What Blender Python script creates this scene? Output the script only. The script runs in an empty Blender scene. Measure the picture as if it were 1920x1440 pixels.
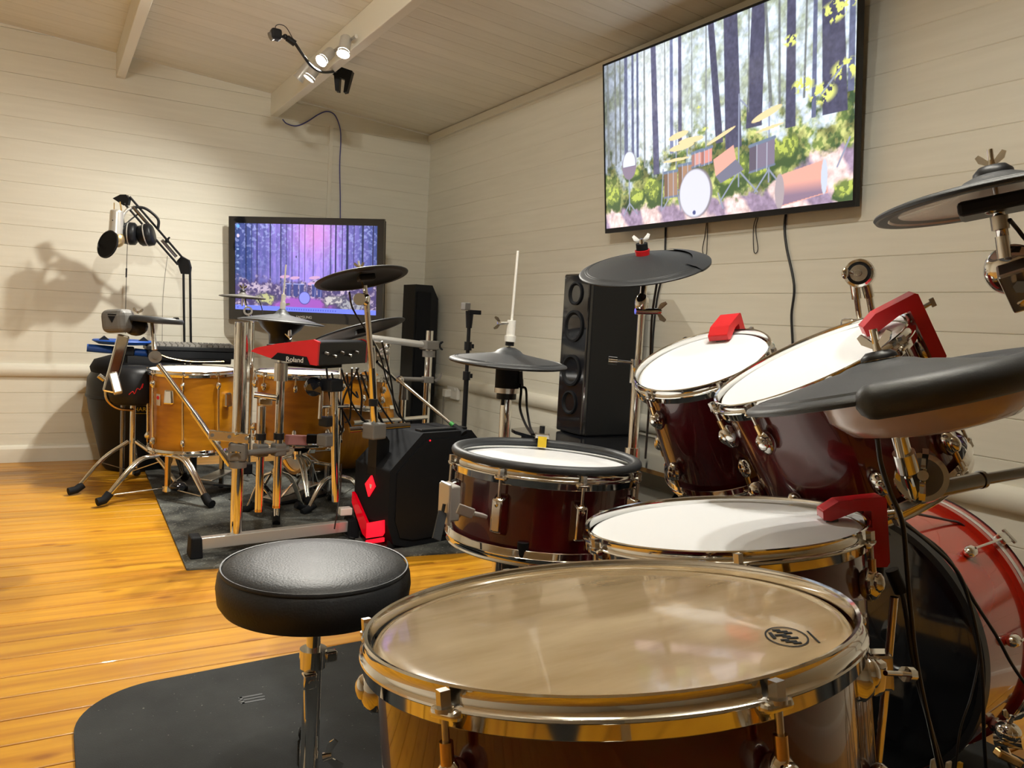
import bpy, math, random
import numpy as np
from mathutils import Vector, Matrix
random.seed(7)
S = bpy.context.scene
COL = S.collection
# ------------------------------------------------------------------ camera
F, YAW, PIT, ROLL = 1498.5, 0.528773, 0.0763869, 0.0538291
CAMH = 0.92
_c, _s = math.cos, math.sin
Rz = np.array([[_c(ROLL), -_s(ROLL), 0], [_s(ROLL), _c(ROLL), 0], [0, 0, 1]])
Rx = np.array([[1, 0, 0], [0, _c(PIT), -_s(PIT)], [0, _s(PIT), _c(PIT)]])
Ry = np.array([[_c(YAW), 0, -_s(YAW)], [0, 1, 0], [_s(YAW), 0, _c(YAW)]])
RM = Rz @ Rx @ Ry @ np.array([[1, 0, 0], [0, 0, -1], [0, 1, 0.]])
cam = bpy.data.cameras.new('camera'); camo = bpy.data.objects.new('camera', cam); COL.objects.link(camo)
cam.sensor_width = 36; cam.lens = F / 1920 * 36; cam.clip_start = 0.02; cam.clip_end = 60
mw = Matrix.Identity(4)
for i in range(3):
    mw[i][0] = RM[0][i]; mw[i][1] = -RM[1][i]; mw[i][2] = -RM[2][i]
mw[2][3] = CAMH
camo.matrix_world = mw
S.camera = camo
# ------------------------------------------------------------------ world and exposure
W = bpy.data.worlds.new('world'); S.world = W; W.use_nodes = True
W.node_tree.nodes['Background'].inputs[0].default_value = (1, .95, .88, 1)
W.node_tree.nodes['Background'].inputs[1].default_value = 0.3
S.view_settings.view_transform = 'Standard'; S.view_settings.look = 'None'
S.view_settings.gamma = 1; S.view_settings.use_curve_mapping = False
S.view_settings.exposure = 0.75
LP = dict(front=13, far=70, left=34)     # watts of each lit spot head

def ray(px, py):
    return Vector(RM.T @ np.array([(px - 960) / F, (py - 720) / F, 1.]))
C0 = Vector((0, 0, CAMH))
def at(px, py, Y):
    d = ray(px, py); return C0 + d * (Y / d.y)
def atx(px, py, X):
    d = ray(px, py); return C0 + d * (X / d.x)
def atz(px, py, z):
    d = ray(px, py); return C0 + d * ((z - CAMH) / d.z)

# ------------------------------------------------------------------ materials
def mat(name, col, rough=.5, metal=0., coat=0., emis=None, estr=0., bump=None, spec=None, trans=0., alpha=1.):
    m = bpy.data.materials.new(name); m.use_nodes = True
    nt = m.node_tree; b = nt.nodes['Principled BSDF']
    b.inputs['Base Color'].default_value = (*col, 1)
    b.inputs['Roughness'].default_value = rough
    b.inputs['Metallic'].default_value = metal
    b.inputs['Coat Weight'].default_value = coat
    b.inputs['Coat Roughness'].default_value = .04
    if spec is not None: b.inputs['Specular IOR Level'].default_value = spec
    if trans: b.inputs['Transmission Weight'].default_value = trans
    if alpha < 1: b.inputs['Alpha'].default_value = alpha
    if emis: b.inputs['Emission Color'].default_value = (*emis, 1); b.inputs['Emission Strength'].default_value = estr
    if bump:
        tc = nt.nodes.new('ShaderNodeTexCoord'); n = nt.nodes.new('ShaderNodeTexNoise'); bp = nt.nodes.new('ShaderNodeBump')
        n.inputs['Scale'].default_value = bump[0]; n.inputs['Detail'].default_value = 4
        bp.inputs['Strength'].default_value = bump[1]; bp.inputs['Distance'].default_value = .002
        nt.links.new(tc.outputs['Object'], n.inputs['Vector']); nt.links.new(n.outputs['Fac'], bp.inputs['Height'])
        nt.links.new(bp.outputs['Normal'], b.inputs['Normal'])
    return m
def noisecol(m, c1, c2, scale=(1, 1, 1), ns=5., p1=.35, p2=.65, detail=5., coord='Object', rnd=0., rough=None):
    """mix two colours by stretched noise; rnd shifts the pattern and tone per object"""
    nt = m.node_tree; b = nt.nodes['Principled BSDF']; N = nt.nodes.new; L = nt.links.new
    tc = N('ShaderNodeTexCoord'); mp = N('ShaderNodeMapping'); mp.inputs['Scale'].default_value = scale
    L(tc.outputs[coord], mp.inputs['Vector'])
    no = N('ShaderNodeTexNoise'); no.inputs['Scale'].default_value = ns; no.inputs['Detail'].default_value = detail
    L(mp.outputs[0], no.inputs['Vector'])
    r = N('ShaderNodeValToRGB'); r.color_ramp.elements[0].position = p1; r.color_ramp.elements[1].position = p2
    r.color_ramp.elements[0].color = (*c1, 1); r.color_ramp.elements[1].color = (*c2, 1)
    L(no.outputs['Fac'], r.inputs['Fac'])
    out = r.outputs[0]
    if rnd:
        oi = N('ShaderNodeObjectInfo'); mr = N('ShaderNodeMapRange'); mr.inputs[3].default_value = 1 - rnd; mr.inputs[4].default_value = 1 + rnd
        L(oi.outputs['Random'], mr.inputs[0]); hs = N('ShaderNodeHueSaturation'); L(mr.outputs[0], hs.inputs['Value'])
        L(out, hs.inputs['Color']); out = hs.outputs[0]
        ad = N('ShaderNodeVectorMath'); ad.operation = 'ADD'; cb = N('ShaderNodeCombineXYZ'); ml = N('ShaderNodeMath'); ml.operation = 'MULTIPLY'; ml.inputs[1].default_value = 37.
        L(oi.outputs['Random'], ml.inputs[0]); L(ml.outputs[0], cb.inputs[0]); L(ml.outputs[0], cb.inputs[1]); L(mp.outputs[0], ad.inputs[0]); L(cb.outputs[0], ad.inputs[1])
        L(ad.outputs[0], no.inputs['Vector'])
    L(out, b.inputs['Base Color'])
    return m, no, out

M = {}
M['wall'] = mat('wall_paint', (.79, .765, .66), .42, bump=(60, .12))
noisecol(M['wall'], (.77, .75, .645), (.82, .80, .695), (1, 1, 14), 3., .3, .7, rnd=.015)
M['ceil'] = mat('ceiling_paint', (.72, .665, .56), .5, bump=(60, .1))
noisecol(M['ceil'], (.74, .71, .60), (.80, .77, .66), (1, 14, 1), 3., .3, .7, rnd=.03)
M['trim'] = mat('trim_paint', (.79, .765, .66), .38)
# floor: yellow varnished pine, streaks along X, knots
mf = mat('pine_floor', (.8, .45, .1), .36, coat=.12)
_, fno, fout = noisecol(mf, (.43, .165, .006), (.62, .30, .014), (.8, 13, 1), 2.4, .30, .62, 8., rnd=.15)
nt = mf.node_tree; N = nt.nodes.new; L = nt.links.new
tc = N('ShaderNodeTexCoord'); mp = N('ShaderNodeMapping'); mp.inputs['Scale'].default_value = (1.7, 4.2, 1); L(tc.outputs['Object'], mp.inputs[0])
oi2 = N('ShaderNodeObjectInfo'); sc2 = N('ShaderNodeMath'); sc2.operation = 'MULTIPLY'; sc2.inputs[1].default_value = 53.; L(oi2.outputs['Random'], sc2.inputs[0])
ad2 = N('ShaderNodeVectorMath'); ad2.operation = 'ADD'; L(mp.outputs[0], ad2.inputs[0]); L(sc2.outputs[0], ad2.inputs[1])
vo = N('ShaderNodeTexVoronoi'); vo.voronoi_dimensions = '2D'; vo.inputs['Scale'].default_value = 1.; L(ad2.outputs[0], vo.inputs['Vector'])
kr = N('ShaderNodeValToRGB'); kr.color_ramp.elements[0].position = .018; kr.color_ramp.elements[0].color = (.35, .13, .03, 1); kr.color_ramp.elements[1].position = .07; kr.color_ramp.elements[1].color = (1, 1, 1, 1)
L(vo.outputs['Distance'], kr.inputs[0])
mx = N('ShaderNodeMixRGB'); mx.blend_type = 'MULTIPLY'; mx.inputs[0].default_value = .6; L(fout, mx.inputs[1]); L(kr.outputs[0], mx.inputs[2])
L(mx.outputs[0], nt.nodes['Principled BSDF'].inputs['Base Color'])
M['floor'] = mf
M['chrome'] = mat('chrome', (.82, .82, .80), .07, 1.)
M['steel'] = mat('brushed_steel', (.62, .60, .56), .25, 1.)
M['dkchrome'] = mat('dark_chrome', (.25, .25, .26), .15, 1.)
M['brass'] = mat('brass', (.72, .48, .2), .22, 1.)
M['black'] = mat('black_plastic', (.008, .009, .011), .42, spec=.3)
M['blackm'] = mat('black_matte', (.007, .008, .010), .75, spec=.2)
M['gloss'] = mat('black_gloss', (.008, .009, .012), .08, coat=.6)
M['rubber'] = mat('black_rubber', (.028, .031, .035), .5, bump=(500, .15))
M['cable'] = mat('cable_rubber', (.012, .012, .014), .4)
M['grey'] = mat('grey_plastic', (.17, .16, .145), .5)
M['greyrub'] = mat('grey_rubber', (.13, .125, .115), .55)
M['white'] = mat('white_plastic', (.78, .77, .72), .4)
M['head'] = mat('white_mesh_head', (.84, .86, .89), .45)
M['red'] = mat('red_plastic', (.62, .012, .018), .35)
M['redm'] = mat('red_metal', (.55, .008, .014), .3, coat=.4)
M['led'] = mat('red_led', (.8, .0, .02), .3, emis=(1., .008, .02), estr=.9)
M['ledd'] = mat('red_lens', (.5, .0, .01), .15, emis=(1., .0, .01), estr=.16)
M['bulb'] = mat('lamp_lens', (1, 1, 1), .4, emis=(1, .97, .88), estr=30)
M['maroon'] = mat('maroon_lacquer', (.075, .002, .005), .22, coat=1.)
M['kickred'] = mat('red_burst_lacquer', (.34, .012, .003), .2, coat=1.)
M['amber'] = mat('amber_lacquer', (.62, .27, .02), .35, coat=.3)
noisecol(M['amber'], (.36, .135, .003), (.52, .215, .006), (2, 2, 9), 3., .35, .65)
M['amberd'] = mat('dark_amber', (.30, .12, .012), .3, coat=.7)
M['leather'] = mat('black_leatherette', (.020, .022, .025), .46, spec=.35, bump=(260, .35))
M['paleplastic'] = mat('pale_clear_plastic', (.52, .36, .29), .18, coat=.5)
M['blue'] = mat('blue_foam', (.005, .07, .36), .5)
M['bluec'] = mat('blue_cable', (.07, .075, .28), .45)
M['green'] = mat('green_tape', (.03, .25, .04), .5)
M['yellow'] = mat('yellow_print', (.8, .55, .02), .5)
M['pink'] = mat('dusty_pink', (.38, .16, .16), .6)
M['gold'] = mat('gold_mesh', (.62, .47, .25), .35, .8)
M['silver'] = mat('silver_paint', (.66, .65, .62), .32, .55)
# aged clear head
mh = mat('aged_clear_head', (.62, .47, .30), .14, coat=.7, bump=(35, .12)); noisecol(mh, (.36, .25, .125), (.55, .42, .255), (1.2, 5, 1), 4., .3, .7)
M['oldhead'] = mh
# rug: dark charcoal felt with pale flecks
def rugmat(name, a, b, fleck):
    m = mat(name, a, .95, bump=(420, .6)); _, no, out = noisecol(m, a, b, (1, 1, 1), 7., .35, .7, 9.)
    nt = m.node_tree; N = nt.nodes.new; L = nt.links.new
    tc = N('ShaderNodeTexCoord'); n2 = N('ShaderNodeTexNoise'); n2.inputs['Scale'].default_value = 110; L(tc.outputs['Object'], n2.inputs[0])
    r = N('ShaderNodeValToRGB'); r.color_ramp.elements[0].position = fleck; r.color_ramp.elements[1].position = fleck + .06
    r.color_ramp.elements[0].color = (0, 0, 0, 1); r.color_ramp.elements[1].color = (.28, .27, .22, 1); L(n2.outputs['Fac'], r.inputs[0])
    mx = N('ShaderNodeMixRGB'); mx.blend_type = 'ADD'; mx.inputs[0].default_value = .6; L(out, mx.inputs[1]); L(r.outputs[0], mx.inputs[2])
    L(mx.outputs[0], nt.nodes['Principled BSDF'].inputs['Base Color']); return m
M['rug1'] = rugmat('charcoal_mat', (.020, .022, .023), (.034, .037, .037), .72)
M['rug2'] = rugmat('charcoal_rug', (.018, .020, .020), (.14, .145, .13), .62)

# ------------------------------------------------------------------ mesh helpers
def frame(ax):
    z = Vector(ax).normalized(); t = Vector((0, 0, 1)) if abs(z.z) < .9 else Vector((1, 0, 0))
    x = t.cross(z).normalized(); return x, z.cross(x), z
class MB:
    def __init__(s, local=False): s.v = []; s.f = []; s.sm = []; s.local = local
    def _add(s, vs, fs, smooth): 
        o = len(s.v); s.v += [Vector(v) for v in vs]; s.f += [tuple(i + o for i in f) for f in fs]; s.sm += [smooth] * len(fs); return s
    def box(s, c, size, rot=None, taper=1.):
        c = Vector(c); vs = []
        for z in (-.5, .5):
            k = taper if z > 0 else 1
            for x, y in ((-.5, -.5), (.5, -.5), (.5, .5), (-.5, .5)):
                p = Vector((x * size[0] * k, y * size[1] * k, z * size[2])); vs.append(c + (rot @ p if rot else p))
        return s._add(vs, [(0, 3, 2, 1), (4, 5, 6, 7), (0, 1, 5, 4), (1, 2, 6, 5), (2, 3, 7, 6), (3, 0, 4, 7)], False)
    def bar(s, p0, p1, w, h, up=(0, 0, 1)):
        p0 = Vector(p0); p1 = Vector(p1); d = (p1 - p0).normalized(); u = Vector(up); r = d.cross(u)
        if r.length < 1e-4: r = d.cross(Vector((1, 0, 0)))
        r.normalize(); u = r.cross(d); vs = []
        for p in (p0, p1):
            for a, b in ((-1, -1), (1, -1), (1, 1), (-1, 1)): vs.append(p + r * a * w / 2 + u * b * h / 2)
        return s._add(vs, [(0, 3, 2, 1), (4, 5, 6, 7), (0, 1, 5, 4), (1, 2, 6, 5), (2, 3, 7, 6), (3, 0, 4, 7)], False)
    def cyl(s, p0, p1, r0, r1=None, n=20, caps=True):
        r1 = r0 if r1 is None else r1; p0 = Vector(p0); p1 = Vector(p1); x, y, z = frame(p1 - p0); vs = []
        for p, r in ((p0, r0), (p1, r1)):
            for i in range(n): a = 2 * math.pi * i / n; vs.append(p + (x * math.cos(a) + y * math.sin(a)) * r)
        s._add(vs, [(i, (i + 1) % n, n + (i + 1) % n, n + i) for i in range(n)], True)
        if caps:
            s._add(vs[:n], [tuple(reversed(range(n)))], False); s._add(vs[n:], [tuple(range(n))], False)
        return s
    def lathe(s, prof, o=(0, 0, 0), ax=(0, 0, 1), n=48, close=False, smooth=True, a0=0., a1=2 * math.pi):
        o = Vector(o); x, y, z = frame(ax)
        if abs(Vector(ax).normalized().z) > .9999: x, y, z = Vector((1, 0, 0)), Vector((0, 1, 0)), Vector((0, 0, 1))
        full = abs(a1 - a0 - 2 * math.pi) < 1e-6; m = n if full else n + 1; vs = []; k = len(prof)
        for i in range(m):
            a = a0 + (a1 - a0) * i / n
            for r, h in prof: vs.append(o + (x * math.cos(a) + y * math.sin(a)) * r + z * h)
        fs = []
        for i in range(n):
            j = (i + 1) % m
            for t in range(k if close else k - 1):
                u = (t + 1) % k; fs.append((i * k + t, j * k + t, j * k + u, i * k + u))
        return s._add(vs, fs, smooth)
    def tube(s, pts, r, n=8, caps=True, smoothpath=True, sub=6):
        P = [Vector(p) for p in pts]
        if smoothpath and len(P) > 2:
            Q = []; E_ = [P[0] * 2 - P[1]] + P + [P[-1] * 2 - P[-2]]
            for i in range(1, len(E_) - 2):
                a, b, c, d = E_[i - 1:i + 3]
                for t in range(sub):
                    t = t / sub; Q.append(.5 * ((2 * b) + (c - a) * t + (2 * a - 5 * b + 4 * c - d) * t * t + (3 * b - a - 3 * c + d) * t ** 3))
            Q.append(P[-1]); P = Q
        x = None; vs = []
        for i, p in enumerate(P):
            d = (P[min(i + 1, len(P) - 1)] - P[max(i - 1, 0)]).normalized()
            if x is None: x = frame(d)[0]
            x = (x - d * x.dot(d)).normalized(); y = d.cross(x)
            for k in range(n): a = 2 * math.pi * k / n; vs.append(p + (x * math.cos(a) + y * math.sin(a)) * r)
        fs = [(i * n + k, i * n + (k + 1) % n, (i + 1) * n + (k + 1) % n, (i + 1) * n + k) for i in range(len(P) - 1) for k in range(n)]
        if caps: fs += [tuple(reversed(range(n))), tuple(range((len(P) - 1) * n, len(P) * n))]
        return s._add(vs, fs, True)
    def ball(s, c, r, sc=(1, 1, 1), n=16, rot=None):
        c = Vector(c); vs = []; h = n // 2
        for i in range(h + 1):
            t = math.pi * i / h
            for k in range(n):
                a = 2 * math.pi * k / n; p = Vector((math.sin(t) * math.cos(a) * r * sc[0], math.sin(t) * math.sin(a) * r * sc[1], math.cos(t) * r * sc[2]))
                vs.append(c + (rot @ p if rot else p))
        return s._add(vs, [(i * n + k, (i + 1) * n + k, (i + 1) * n + (k + 1) % n, i * n + (k + 1) % n) for i in range(h) for k in range(n)], True)
    def prism(s, poly, o, u, v, d, smooth=False):
        """2-D polygon in axes u,v from origin o extruded along vector d"""
        o = Vector(o); u = Vector(u); v = Vector(v); d = Vector(d); n = len(poly)
        a = [o + u * x + v * y for x, y in poly]; b = [p + d for p in a]
        s._add(a + b, [tuple(reversed(range(n))), tuple(range(n, 2 * n))], False)
        return s._add(a + b, [(i, (i + 1) % n, n + (i + 1) % n, n + i) for i in range(n)], smooth)
WM = {}
def link(o, parent=None, Mx=None):
    COL.objects.link(o)
    if parent is not None: o.parent = parent; WM[o.name] = WM[parent.name]
    else: WM[o.name] = Mx if Mx is not None else Matrix.Identity(4)
    return o
def thing(name, label, cat, loc=(0, 0, 0), group=None, Mx=None):
    o = bpy.data.objects.new(name, None); o.empty_display_size = .05
    Mx = Mx if Mx is not None else Matrix.Translation(Vector(loc)); o.matrix_world = Mx
    link(o, None, Mx); o['label'] = label; o['category'] = cat
    if group: o['group'] = group
    return o
def build(name, mb, m, Mi):
    me = bpy.data.meshes.new(name)
    vs = [(v if mb.local else Mi @ v) for v in mb.v]
    me.from_pydata([tuple(v) for v in vs], [], mb.f); me.polygons.foreach_set('use_smooth', mb.sm)
    me.materials.append(m if not isinstance(m, str) else M[m]); me.update()
    if any(mb.sm) and not all(len(f) > 4 for f in mb.f): me.set_sharp_from_angle(angle=.87)
    return me
def part(name, mb, m, parent, label=None, bev=0., seg=2, kind=None):
    Mi = WM[parent.name].inverted() if parent is not None else Matrix.Identity(4)
    o = bpy.data.objects.new(name, build(name, mb, m, Mi)); link(o, parent)
    if label: o['label'] = label
    if kind: o['kind'] = kind
    if bev:
        b = o.modifiers.new('bevel', 'BEVEL'); b.width = bev; b.segments = seg; b.limit_method = 'ANGLE'; b.angle_limit = .6
        b.harden_normals = False
    return o
def solo(name, mb, m, label, cat, group=None, bev=0., loc=None):
    """a thing that is one mesh, origin at its base"""
    if loc is None:
        lo = min(mb.v, key=lambda v: v.z); n = len(mb.v); loc = Vector((sum(v.x for v in mb.v) / n, sum(v.y for v in mb.v) / n, lo.z))
    Mt = Matrix.Translation(Vector(loc)); o = bpy.data.objects.new(name, build(name, mb, m, Mt.inverted())); o.matrix_world = Mt
    link(o, None, Mt); o['label'] = label; o['category'] = cat
    if group: o['group'] = group
    if bev:
        b = o.modifiers.new('bevel', 'BEVEL'); b.width = bev; b.segments = 2; b.limit_method = 'ANGLE'; b.angle_limit = .6
    return o
def struct(name, mb, m, parent=None, label=None, bev=0.):
    o = part(name, mb, m, parent, label, bev)
    if parent is None: o['kind'] = 'structure'
    return o
def text(name, s, size, m, parent, o, u, v, ext=.0006, label=None, kind=None):
    """flat lettering: origin o (centre), unit axes u (reading direction) and v (up)"""
    cu = bpy.data.curves.new('lettering', 'FONT'); cu.body = s; cu.size = size; cu.extrude = ext; cu.align_x = 'CENTER'; cu.align_y = 'CENTER'
    tmp = bpy.data.objects.new('lettering', cu); COL.objects.link(tmp)
    dg = bpy.context.evaluated_depsgraph_get(); me = bpy.data.meshes.new_from_object(tmp.evaluated_get(dg))
    bpy.data.objects.remove(tmp)
    u = Vector(u).normalized(); v = Vector(v).normalized(); w = u.cross(v); o = Vector(o)
    Mi = WM[parent.name].inverted()
    for vert in me.vertices:
        c = vert.co.copy(); vert.co = Mi @ (o + u * c.x + v * c.y + w * (c.z + ext))
    me.materials.clear(); me.materials.append(M[m]); ob = bpy.data.objects.new(name, me); link(ob, parent)
    if label: ob['label'] = label
    return ob

# ------------------------------------------------------------------ the room
XR, YB, XL, YF = 2.27, 5.17, -2.5, -4.2
CS = -0.0734
def zc(x): return 2.355 + CS * (x + .229)
PITCH = .1147; Z0 = .1577
def clip(poly, f):
    out = []
    for i in range(len(poly)):
        a, b = poly[i], poly[(i + 1) % len(poly)]; fa, fb = f(a), f(b)
        if fa <= 0: out.append(a)
        if (fa < 0 < fb) or (fb < 0 < fa): t = fa / (fa - fb); out.append((a[0] + (b[0] - a[0]) * t, a[1] + (b[1] - a[1]) * t))
    return out
def boardmb(p0, p1, z0, z1, n, slope=False):
    """one wall board from p0 to p1 (xy), inner face toward n, V-grooved edges"""
    p0 = Vector((*p0, 0)); p1 = Vector((*p1, 0)); d = p1 - p0; n = Vector(n); g = .0032; mb = MB()
    if not slope:
        prof = [(-.03, z0 + .0002), (-.0022, z0 + .0002), (0, z0 + g), (0, z1 - .0012), (-.001, z1 - .0002), (-.03, z1 - .0002)]
        mb.prism(prof, p0, n, Vector((0, 0, 1)), d)
    else:
        poly = clip([(0, z0 + .0007), (d.length, z0 + .0007), (d.length, z1 - .0007), (0, z1 - .0007)], lambda q: q[1] - zc((p0 + d.normalized() * q[0]).x))
        if len(poly) < 3: return None
        mb.prism(poly, p0 - n * .03, d.normalized(), Vector((0, 0, 1)), n * .03)
    return mb
def wall(name, p0, p1, n, top, gable=False):
    p0v = Vector((*p0, 0)); n = Vector(n); mb = MB(); d = Vector((*p1, 0)) - p0v
    if gable:
        poly = [(0, 0), (d.length, 0), (d.length, zc(p1[0])), (0, zc(p0[0]))]
        mb.prism(poly, p0v - n * .05, d.normalized(), Vector((0, 0, 1)), n * .025)
    else: mb.bar(p0v - n * .0375 + Vector((0, 0, top / 2)), p0v - n * .0375 + d + Vector((0, 0, top / 2)), .025, top)
    w = struct(name, mb, 'wall'); k = -2
    while Z0 + k * PITCH < top + .12:
        z0 = max(0, Z0 + k * PITCH); z1 = Z0 + (k + 1) * PITCH; k += 1
        if z1 <= .01: continue
        if not gable: z1 = min(z1, top)
        if z0 >= (top if not gable else 9): break
        b = boardmb(p0, p1, z0, z1, n, slope=gable and z1 > min(zc(p0[0]), zc(p1[0])))
        if b: part('board', b, 'wall', w)
    return w
wall('wall_back', (XL, YB), (XR, YB), (0, -1, 0), 2.56, True)
wall('wall_right', (XR, YB), (XR, YF), (-1, 0, 0), zc(XR))
wall('wall_left', (XL, YF), (XL, YB), (1, 0, 0), zc(XL))
wall('wall_front', (XR, YF), (XL, YF), (0, 1, 0), 2.56, True)
# floor of pine planks
fl = struct('floor', MB().box(((XL + XR) / 2, (YF + YB) / 2, -.04), (XR - XL, YB - YF, .03)), 'floor')
PW = .1165; y = 1.746 % PW - PW * 38; k = 0; mes = {}
while y < YB:
    if y + PW > YF:
        a, b = max(y, YF), min(y + PW, YB)
        g = .0026
        mb = MB(True); L_ = XR - XL
        mb.prism([(a - y + g, -.024), (b - y - g, -.024), (b - y - g, -.0015), (b - y - g - .0015, 0), (a - y + g + .0015, 0), (a - y + g, -.0015)], (XL, 0, 0), (0, 1, 0), (0, 0, 1), (L_, 0, 0))
        o = part('plank', mb, 'floor', fl); o.location = (0, y, 0)
    y += PW; k += 1
# ceiling with narrow boards running down the slope
cl = struct('ceiling', MB().prism([(XL, zc(XL) + .03), (XR, zc(XR) + .03), (XR, zc(XR) + .055), (XL, zc(XL) + .055)], (0, YF, 0), (1, 0, 0), (0, 0, 1), (0, YB - YF, 0)), 'ceil')
CW = .1135; y = YF; cme = None
while y < YB - .01:
    mb = MB(True); w = min(CW, YB - y); g = .0018
    prof = [(g, .0), (w - g, .0), (w - .0002, .004), (w - .0002, .029), (.0002, .029), (.0002, .004)]
    if cme is None or w < CW:
        mb.prism(prof, (XL, 0, zc(XL)), (0, 1, 0), (0, 0, 1), (XR - XL, 0, zc(XR) - zc(XL)))
        o = part('board', mb, 'ceil', cl); cme = o.data if w == CW else cme
    else:
        o = bpy.data.objects.new('board', cme); link(o, cl)
    o.location = (0, y, 0); y += CW
for bx in (.347, 1.207, -1.1):
    part('beam', MB().box((bx, (YB + YF) / 2, zc(bx) - .066), (.047, YB - YF, .135)), 'trim', cl, 'white painted purlin under the ceiling', bev=.003)
# trims
struct('baseboard_back', MB().prism([(0, 0), (.016, 0), (.016, .075), (.011, .088), (.004, .095), (0, .095)], (XL, YB, 0), (0, -1, 0), (0, 0, 1), (XR - XL, 0, 0)), 'trim')
struct('baseboard_right', MB().prism([(0, 0), (.016, 0), (.016, .075), (.011, .088), (.004, .095), (0, .095)], (XR, YB - .016, 0), (-1, 0, 0), (0, 0, 1), (0, YF - YB + .016, 0)), 'trim')
struct('trim_1', MB().prism([(0, -.045), (.022, -.045), (.022, 0), (0, 0)], (XR, YB, zc(XR) - .004), (-1, 0, 0), (0, 0, 1), (0, YF - YB, 0)), 'trim', bev=.002)
rail = [(0, -.035), (.014, -.035), (.024, -.022), (.028, 0), (.024, .02), (.014, .033), (0, .036)]
struct('trim_2', MB().prism(rail, (XL, YB, .515), (0, -1, 0), (0, 0, 1), (XR - XL, 0, 0), True), 'trim')
struct('trim_3', MB().prism(rail, (XR, YB - .028, .515), (-1, 0, 0), (0, 0, 1), (0, YF - YB + .028, 0), True), 'trim')

# ------------------------------------------------------------------ ceiling spot bars (lamps)
def spotlight(name, label, b0, b1, heads, watts, wall_n, group=None):
    """heads: (t along bar, drop vector, aim vector, lit)"""
    b0 = Vector(b0); b1 = Vector(b1); t = thing(name, label, 'lamp', (b0 + b1) / 2, group)
    part('bar', MB().cyl(b0, b1, .008), 'steel', t)
    mid = (b0 + b1) / 2 * .5 + b0 * .5
    part('mounting_plate', MB().box(mid - Vector(wall_n) * .022, (.012, .10, .05)), 'steel', t, bev=.003)
    part('bracket', MB().cyl(mid, mid - Vector(wall_n) * .025, .006), 'steel', t)
    for k, drop, aim, lit in heads:
        p = b0.lerp(b1, k); q = p + Vector(drop); a = Vector(aim).normalized()
        h = part('lamp_head', MB().cyl(p, q, .005).lathe([(0, -.05), (.020, -.048), (.025, -.04), (.026, .03), (.031, .045), (.028, .045), (.024, .03), (.0, .028)], q, a, 20), 'silver', t)
        part('bulb', MB().lathe([(0, .047), (.018, .044), (.0265, .036), (.0265, .031)], q, a, 20), 'bulb' if lit else 'silver', h)
        if lit:
            l = bpy.data.lights.new('spot', 'SPOT'); l.energy = watts * lit; l.spot_size = 2.4; l.spot_blend = .8; l.shadow_soft_size = .028; l.color = (1, .96, .86)
            lo = bpy.data.objects.new('spot_beam', l); COL.objects.link(lo); lo.parent = t
            x, y_, z = frame(-a); Mx = Matrix((x, y_, z)).transposed().to_4x4(); Mx.translation = q + a * .056
            lo.matrix_parent_inverse = WM[t.name].inverted(); lo.matrix_basis = Mx
bX = 1.165
spotlight('ceiling_spotlight', 'silver four head spotlight bar glowing on the white ceiling beam', atx(668, 68, bX), atx(578, 128, bX),
          [(.10, (-.03, -.01, -.035), (-.22, -.30, -.92), 1.), (.42, (-.04, -.01, -.035), (-.62, -.35, -.70), 1.), (.72, (-.03, 0, -.06), (-.5, .15, -.85), .8), (.98, (-.03, 0, -.03), (-.5, .35, -.8), 0)], LP['far'], (-1, 0, 0))
front_heads = [(.05, (-.04, 0, -.05), (-.25, .25, -.93), 1.), (.35, (-.04, 0, -.05), (-.5, -.1, .85), 2.2), (.65, (-.04, 0, -.05), (-.3, -.3, -.9), 1.), (.95, (-.04, 0, -.05), (.5, .1, -.85), 1.)]
left_heads = [(.05, (-.04, 0, -.05), (-.3, .1, .9), 1.4), (.35, (-.04, 0, -.05), (-.06, .9, -.42), 1.), (.65, (-.04, 0, -.05), (-.3, .6, -.7), .35), (.95, (-.04, 0, -.05), (.30, .9, -.4), .8)]
spotlight('ceiling_spotlight', 'second silver spotlight bar on the same beam, above the nearest floor tom', (bX, .55, 2.13), (bX, 1.15, 2.13), front_heads, LP['front'], (-1, 0, 0))
spotlight('ceiling_spotlight', 'third silver spotlight bar on the left beam, behind the stool', (.305, .7, 2.2), (.305, 1.3, 2.2), left_heads, LP['left'], (-1, 0, 0))

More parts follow.
